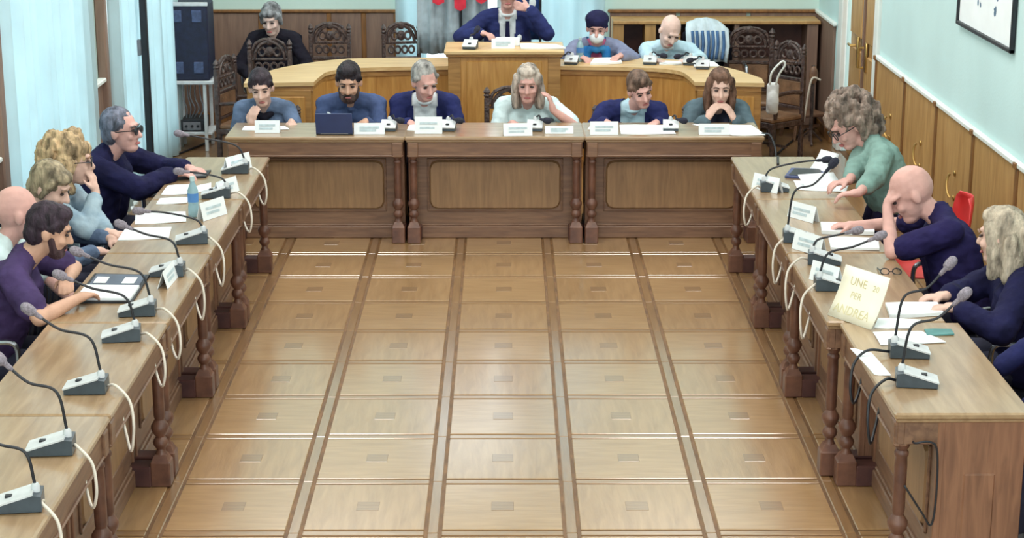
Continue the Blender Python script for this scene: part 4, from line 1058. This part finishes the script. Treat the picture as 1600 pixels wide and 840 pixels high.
paper('white papers under the hand of the grey-haired man', [(262, 291), (300, 288), (298, 304), (252, 305)])
paper('white sheet beside the water bottle', [(306, 292), (330, 286), (330, 296), (300, 303)])
paper('white papers lying beside the curly blonde woman by the bottle', [(250, 311), (296, 309), (292, 318), (244, 320)])
paper('stack of white papers in front of the bald man in the navy polo', [(1282, 352), (1366, 356), (1366, 368), (1284, 366)], th=.02)
paper('thick white booklet at the elbow of the bald man in the navy polo', [(1294, 373), (1372, 375), (1374, 392), (1298, 390)], th=.012)
paper('white pages spread before the standing woman', [(1240, 283), (1328, 285), (1322, 301), (1246, 297)])
paper('white stack of paper between the handwritten sheet and the blonde woman', [(1383, 478), (1464, 476), (1474, 494), (1390, 497)], th=.016)
paper('white sheet partly under the handwritten sheet', [(1372, 498), (1440, 500), (1420, 514), (1366, 513)])
paper('large white sheet behind the nearest right microphones', [(1364, 520), (1440, 518), (1478, 536), (1376, 540)])
paper('teal card at the outer edge of the right row', [(1444, 516), (1486, 515), (1491, 524), (1448, 525)], m=mat('teal_card', (86, 142, 140), .6), th=.006)
paper('pale sheet along the inner edge of the nearest right table', [(1328, 545), (1362, 552), (1392, 588), (1366, 586)])
paper('white sheet in front of the woman in the denim jacket', [(382, 198), (446, 198), (452, 203), (378, 204)])
paper('white sheet between the laptop and the bearded man', [(556, 196), (602, 196), (604, 203), (554, 203)])
paper('white papers in front of the grey-haired man in the suit', [(640, 196), (702, 196), (706, 205), (636, 204)])
paper('open white document in front of the man in the navy blazer', [(968, 196), (1046, 196), (1056, 210), (970, 210)])
paper('white sheet at the left hand of the man in the navy blazer', [(924, 195), (962, 195), (962, 202), (918, 203)])
paper('white document under the elbows of the woman with clasped hands', [(1082, 195), (1174, 196), (1196, 212), (1144, 212)])
paper('stack of white papers on the podium', [(812, 70), (868, 71), (884, 77), (814, 77)], z=ZP, th=.012)
paper('white folder behind the name card on the podium', [(776, 68), (812, 68), (812, 72), (772, 72)], z=ZP, th=.05)
paper('open white register in front of the masked person', [(928, 94), (968, 92), (972, 100), (922, 102)], z=ZD, th=.016)
paper('white papers under the arms of the bald man at the dais', [(1030, 97), (1062, 97), (1066, 101), (1030, 102)], z=ZD, th=.01)
paper('white sheet at the right end of the dais desk', [(1084, 97), (1116, 98), (1124, 105), (1084, 106)], z=ZD, th=.01)
# tilted sheet held by the standing woman
def uprightsheet(name, label, bl, br, h, back, m, th=.003, z=T, cat='paper'):
    a, b = aZ(*bl, z), aZ(*br, z); u = (b-a).normalized(); n = V((u.y, -u.x, 0))
    e = thing(name, label, cat, tuple((a+b)/2), world=True)
    g = [[a.lerp(b, i/4)-n*(back*k/4+.01*math.sin(k/4*PI))+UP*(h*k/4+.002) for i in range(5)] for k in range(5)]
    MB().sheet(g, th).build('sheet', m, e, smooth='all'); return e, a, b, u, n
uprightsheet('held_page', 'white page held up by the standing woman over the right row', (1262, 268), (1290, 276), .13, .10, M_paper)
uprightsheet('lifted_page', 'white page slanting under the standing woman\'s hand', (1262, 296), (1318, 292), .06, .14, M_paper)
M_cream = mat('cream_poster_paper', (240, 236, 214), .8, .03, 5)
e, a, b, u, n = uprightsheet('handwritten_sheet', 'large cream sheet with faint handwritten capitals propped on the right row', (1293, 492), (1361, 516), .225, .10, M_cream)
M_ink = mat('faint_yellow_ink', (208, 200, 160), .8, .1, 30)
def write(txt, x0, z0, size, parent, a, u, n, H_, back):
    cu = bpy.data.curves.new('t', 'FONT'); cu.body = txt; cu.size = size; cu.extrude = .0004; cu.resolution_u = 3
    o = bpy.data.objects.new('t', cu); COL.objects.link(o); dg = bpy.context.evaluated_depsgraph_get(); dg.update()
    me = bpy.data.meshes.new_from_object(o.evaluated_get(dg)); bpy.data.objects.remove(o)
    up = (UP*H_-n*back).normalized(); nn = u.cross(up)
    o0 = V(parent['base'])
    for v in me.vertices:
        k = (z0+v.co.y)/math.hypot(H_, back); v.co = a+u*(x0+v.co.x)+up*(z0+v.co.y)-n*(.01*math.sin(k*PI))+nn*(.0035+v.co.z)-o0
    me.materials.clear(); me.materials.append(M_ink)
    ob = bpy.data.objects.new('handwriting', me); COL.objects.link(ob); ob.parent = parent
Ls = (b-a).length
write('UNE', Ls*.20, .165, .055, e, a, u, n, .225, .10); write('20', Ls*.72, .165, .04, e, a, u, n, .225, .10); write('PER', Ls*.30, .105, .045, e, a, u, n, .225, .10); write('ANDREA', Ls*.06, .028, .058, e, a, u, n, .225, .10)
# open binder in front of the man in purple
bd = [aZ(*p, T) for p in ((115, 474), (207, 474), (234, 432), (148, 430))]
e = thing('open_binder', 'open black binder with white pages in front of the man in purple', 'binder', tuple(sum(bd, V((0, 0, 0)))/4), world=True)
MB().sheet([[bd[0]+UP*.006, bd[1]+UP*.006], [bd[3]+UP*.006, bd[2]+UP*.006]], .01).build('cover', M_black, e)
def inq(s, t): return bd[0].lerp(bd[1], s).lerp(bd[3].lerp(bd[2], s), t)
MB().sheet([[inq(.02, .03)+UP*.017, inq(.96, .03)+UP*.017], [inq(.03, .50)+UP*.017, inq(.97, .5)+UP*.017]], .012).build('page_stack', M_paper, e)
MB().sheet([[inq(.06, .56)+UP*.013, inq(.95, .56)+UP*.013], [inq(.06, .95)+UP*.013, inq(.94, .95)+UP*.013]], .004).build('inner_flap', mat('slate_card', (92, 104, 122), .6), e)
for s0 in (.12, .62): MB().sheet([[inq(s0, .6)+UP*.018, inq(s0+.22, .6)+UP*.018], [inq(s0, .82)+UP*.018, inq(s0+.22, .82)+UP*.018]], .003).build('label_card', M_paper, e)
# laptop
la, lb_ = aZ(494, 211, T), aZ(551, 211, T)
e = thing('laptop', 'open dark blue laptop seen from behind in front of the bearded man', 'laptop', tuple((la+lb_)/2), world=True)
yl = la.y; x0, x1 = la.x, lb_.x
MB().sheet([[(x0, yl+.0, T+.012), (x1, yl, T+.012)], [(x0, yl-.035, T+.155), (x1, yl-.035, T+.155)]], .007).build('lid', mat('laptop_lid', (48, 64, 108), .4, .1), e)
MB().box(x0, x1, yl+.0, yl+.19, T+.001, T+.016, .003).build('keyboard_base', M_black, e)
MB().box(x0+.03, x1-.03, yl-.004, yl+.006, T+.008, T+.018, .002).build('hinge', M_greyp, e)
# bottles
def bottle(px, py, z, label, cap=(70, 120, 190), h=.2, tint=(170, 205, 214)):
    p = aZ(px, py, z); e = thing('water_bottle', label, 'bottle', tuple(p))
    m = mat('bottle_plastic', tint, .15, .05, 8, trans=.3); k = h/.2
    MB().lathe([(.027, 0), (.03, .006), (.03, .05*k), (.027, .06*k), (.03, .07*k), (.03, .13*k), (.02, .155*k), (.012, .17*k), (.012, .178*k)], (0, 0, 0), 14).build('body', m, e, smooth='all')
    MB().lathe([(.0305, .075*k), (.0308, .078*k), (.0308, .115*k), (.0305, .118*k)], (0, 0, 0), 14).build('label_band', mat('bottle_label', (86, 142, 206), .5), e, smooth=True)
    MB().lathe([(.014, .178*k), (.014, .2*k)], (0, 0, 0), 12).build('cap', mat('bottle_cap_%d' % cap[0], cap, .4), e, smooth=True)
bottle(303, 338, T, 'clear plastic water bottle among the papers on the left row', cap=(200, 226, 226), h=.23)
bottle(906, 96, ZD, 'clear water bottle beside the masked person on the dais', cap=(190, 216, 220), h=.2)
# eyeglasses lying on the right row
g = aZ(1392, 424, T+.012); m_ = MB()
for s in (-.03, .03): m_.tube(arc((g.x+s, g.y, g.z), .022, 0, 2*PI, 12, (1, 0, 0), (0, .6, .6))[:-1], .003, 6, True); m_.tube([(g.x+s*1.7, g.y, g.z+.004), (g.x+s*1.6, g.y+.1, g.z-.008)], .003, 6)
m_.tube([(g.x-.009, g.y, g.z), (g.x+.009, g.y, g.z)], .003, 6)
solo(m_, 'reading_glasses', M_black, 'folded dark reading glasses lying on the right row', 'glasses', (g.x, g.y, T))
# tablet under the standing woman
tq = [aZ(*p, T) for p in ((1226, 278), (1290, 283), (1288, 270), (1236, 268))]
e = thing('tablet', 'dark tablet in a blue case before the standing woman', 'tablet', tuple(sum(tq, V((0, 0, 0)))/4), world=True)
MB().sheet([[tq[0]+UP*.008, tq[1]+UP*.008], [tq[3]+UP*.02, tq[2]+UP*.02]], .012).build('case', mat('tablet_case', (74, 84, 128), .5), e)
MB().sheet([[tq[0].lerp(tq[2], .1)+UP*.017, tq[1].lerp(tq[3], .1)+UP*.017], [tq[3].lerp(tq[1], .1)+UP*.027, tq[2].lerp(tq[0], .1)+UP*.027]], .003).build('screen', M_black, e)
# keyboard-like tablet under the far-left man's hand
kq = [aZ(*p, T) for p in ((256, 283), (322, 278), (330, 268), (276, 272))]
e = thing('slate_tablet', 'dark tablet under the hand of the grey-haired man', 'tablet', tuple(sum(kq, V((0, 0, 0)))/4), world=True)
MB().sheet([[kq[0]+UP*.007, kq[1]+UP*.007], [kq[3]+UP*.007, kq[2]+UP*.007]], .01).build('case', M_black, e)
MB().sheet([[kq[0].lerp(kq[2], .1)+UP*.014, kq[1].lerp(kq[3], .1)+UP*.014], [kq[3].lerp(kq[1], .1)+UP*.014, kq[2].lerp(kq[0], .1)+UP*.014]], .002).build('screen', M_greyp, e)

# ================================================================ FLAGS, JACKET, ODDS AND ENDS AT THE BACK
# grey banner on a pole with red tails
yb = 16.45
bx0, bx1 = aY(652, 40, yb).x, aY(762, 40, yb).x
e = thing('hanging_banner', 'grey draped banner with red tails hanging behind the podium', 'banner', ((bx0+bx1)/2, yb, .0), world=True)
zb0 = aY(700, 84, yb).z
g = [[(lerp(bx0, bx1, i/24)*(1)+.0, yb+.035*math.sin(i*.9)+.02*math.sin(i*2.1+k*.3), zb0+(2.6-zb0)*k/8) for i in range(25)] for k in range(9)]
MB().sheet(g, .006).build('cloth', cloth('grey_banner', (176, 192, 200), .12), e, smooth='all')
M_redcloth = cloth('red_cloth', (224, 60, 78), .1)
for px, w_, yb_ in ((685, 9, 8), (719, 9, 17), (752, 8, 6)):
    p = aY(px, yb_, yb-.08); hw = w_/177
    g = [[(p.x-hw, yb-.08, p.z+.025), (p.x, yb-.09, p.z), (p.x+hw, yb-.08, p.z+.025)]]+[[(p.x+s*hw, yb-.08-.01*(s == 0), p.z+.05+.2*k) for s in (-1, 0, 1)] for k in range(5)]
    MB().sheet(g, .008).build('red_tail', M_redcloth, e)
MB().tube([(aY(720, 40, yb-.05).x, yb-.05, 0), (aY(720, 40, yb-.05).x, yb-.05, 2.75)], .014, 8).build('pole', M_black, e)
MB().tube([(bx0-.03, yb, 2.62), (bx1+.03, yb, 2.62)], .014, 8).build('crossbar', M_brass, e)
MB().lathe([(.16, 0), (.16, .03), (.05, .06), (.03, .1)], (aY(720, 40, yb-.05).x, yb-.05, 0), 16).build('foot', M_brass, e, smooth=True)
# navy flag with white marks
yf = 16.2; x0, x1 = aY(812, 30, yf).x, aY(842, 30, yf).x; zf = aY(830, 62, yf).z
e = thing('navy_flag', 'dark navy flag with white marks hanging beside the officer', 'flag', ((x0+x1)/2, yf, 0), world=True)
g = [[(lerp(x0-.16, x1, i/12), yf+.02*math.sin(i*1.3), zf+(2.5-zf)*k/8) for i in range(13)] for k in range(9)]
MB().sheet(g, .006).build('cloth', cloth('navy_flag_cloth', (36, 62, 112), .15), e, smooth='all')
mw = cloth('flag_white', (226, 234, 236), .05)
for px, py, rx, rz in ((832, 4, .03, .05), (833, 20, .016, .04), (834, 40, .014, .018), (826, 10, .02, .02)):
    p = aY(px, py, yf-.03); MB().ell(p, (rx, .008, rz)).build('white_mark', mw, e, smooth='all')
MB().tube([(x1+.012, yf, 0), (x1+.012, yf, 2.6)], .012, 8).build('pole', M_black, e)
MB().lathe([(.14, 0), (.14, .03), (.04, .06)], (x1+.012, yf, 0), 16).build('foot', M_black, e, smooth=True)
# pale jacket with blue stripes hung on the chair right of the bald man
pj = aY(1100, 60, 16.40); zt = aY(1095, 28, 16.40).z
e = thing('hung_jacket', 'white and blue striped jacket hung over a chair back beside the bald man', 'jacket', (pj.x, 16.40, .55), world=True)
g = []
for k, (yo, z) in enumerate(((-.16, .70), (-.14, zt-.22), (-.10, zt-.08), (-.03, zt), (.05, zt-.02), (.09, zt-.15), (.11, zt-.4))):
    ww = .12+.035*min(k, 3) if k < 4 else .2; r_ = []
    for i in range(13):
        s = -1+2*i/12; r_.append((pj.x+s*(.185 if k < 3 else .15)+.02*math.sin(z*9), 16.43+yo+.03*math.sin(i*1.9+k*.4)-.05*s*s*(k < 3), z-.045*s*s*(k in (3, 4))))
    g.append(r_)
MB().sheet(g, .012).build('body', cloth('pale_jacket', (206, 224, 232), .1), e, smooth='all')
for s in (-.13, -.09, -.04, .01, .05, .09, .14):
    pts = [V((pj.x+s+.02*math.sin(z*9), 16.43+y-.015-.05*(s/.185)**2, z)) for y, z in ((-.165, .72), (-.15, zt-.22), (-.115, zt-.1))]
    MB().tube(smoothpath(pts, 4), .014, 6).build('stripe', cloth('blue_stripe', (80, 116, 160), .15), e, smooth='all')
t2 = dup(of0, (pj.x+.04, 16.27, 0), 0, 'black office chair carrying the striped jacket beside the bald man'); t2.scale = (1.05, 1, 1.1)
# white bag with a loop handle on the chair beside the right dais desk
p = aY(1206, 165, 15.05)
e = thing('white_bag', 'pale bag with a long white loop handle beside the right dais desk', 'bag', (p.x, 15.05, .30), world=True)
zt_ = aY(1206, 128, 15.05).z; zb_ = aY(1206, 178, 15.05).z
m_ = MB(); m_.box(p.x-.05, p.x+.05, 15.0, 15.06, zb_, zt_, .02); m_.ell((p.x, 15.0, (zt_+zb_)/2-.02), (.052, .03, .09))
put(remesh(m_, .009, 2), 'pouch', cloth('pale_bag', (222, 226, 226), .06), e, e['base'])
zl = aY(1215, 95, 15.02).z
MB().tube(smoothpath([(p.x-.03, 15.0, zt_-.01), (p.x-.02, 14.98, (zt_+zl)/2), (p.x+.06, 14.98, zl), (p.x+.085, 14.98, zl-.03), (p.x+.04, 14.99, (zt_+zl)/2-.02), (p.x+.02, 15.0, zt_-.01)], 6), .009, 7).build('loop_handle', M_white, e, smooth='all')
# small wooden stool and white boom stand on the right
p = aZ(1256, 214, 0)
s = thing('wooden_stool', 'small open wooden stool on the floor before the bookcase', 'stool', (p.x, p.y, 0), .35)
MB().box(-.16, .16, -.13, .13, .20, .225, .005).build('seat', M_tab, s)
for sx in (-1, 1):
    for sy_ in (-1, 1): MB().tube([(sx*.13, sy_*.10, .2), (sx*.17, sy_*.13, .0)], .016, 6).build('leg', M_tab, s)
MB().box(-.15, .15, -.012, .012, .08, .11, .003).build('stretcher', M_tab, s)
p = aZ(1250, 224, 0); pt = aY(1284, 120, p.y)
s = thing('coat_stand', 'slim stand with a white cable hanging from it by the right back corner', 'stand', (p.x+.05, p.y, 0), world=True)
MB().tube([(p.x+.09, p.y, .02), (p.x+.09, p.y, pt.z+.1)], .016, 8).build('post', M_carve, s, smooth=True)
for k in range(3):
    a = k*2*PI/3+.4; MB().tube([(p.x+.09, p.y, .12), (p.x+.09+.12*math.cos(a), p.y+.16*math.sin(a), .012)], .011, 6).build('foot', M_carve, s, smooth=True)
MB().ell((p.x+.09, p.y-.03, pt.z+.02), (.04, .03, .08)).build('microphone_clamp', M_tab, s, smooth=True)
MB().tube(smoothpath([(p.x+.15, p.y-.05, pt.z-.02), (p.x+.08, p.y-.06, pt.z), (p.x+.05, p.y-.06, pt.z-.1), (p.x+.03, p.y-.06, pt.z*.55), (p.x, p.y-.04, .1), (p.x-.01, p.y-.03, .012)], 7), .009, 7).build('white_cable', M_cable, s, smooth='all')
# dais microphones
for px, py, sg, lb in ((893, 100, -1, 'beside the masked person'), (1016, 100, 1, 'in front of the bald man'), (1078, 101, -1, 'right of the bald man'), (1098, 107, -1, 'at the right end of the dais desk')):
    b = aZ(px, py, ZD); mic('dark gooseneck microphone on the dais '+lb, b.x, b.y, 80, (b.x+.08*sg, b.y-.02, ZD+.075), z=ZD, L=.12, wind=M_winddark, mid=V((b.x+.03*sg, b.y+.03, ZD+.095)))
b = aZ(735, 76, ZP); mic('dark gooseneck microphone at the left of the podium', b.x, b.y, 80, (b.x+.04, b.y+.1, ZP+.12), z=ZP, L=.13, wind=M_winddark, mid=V((b.x, b.y+.05, ZP+.1)))
for o in list(COL.objects):
    if 'base' in o.keys(): del o['base']
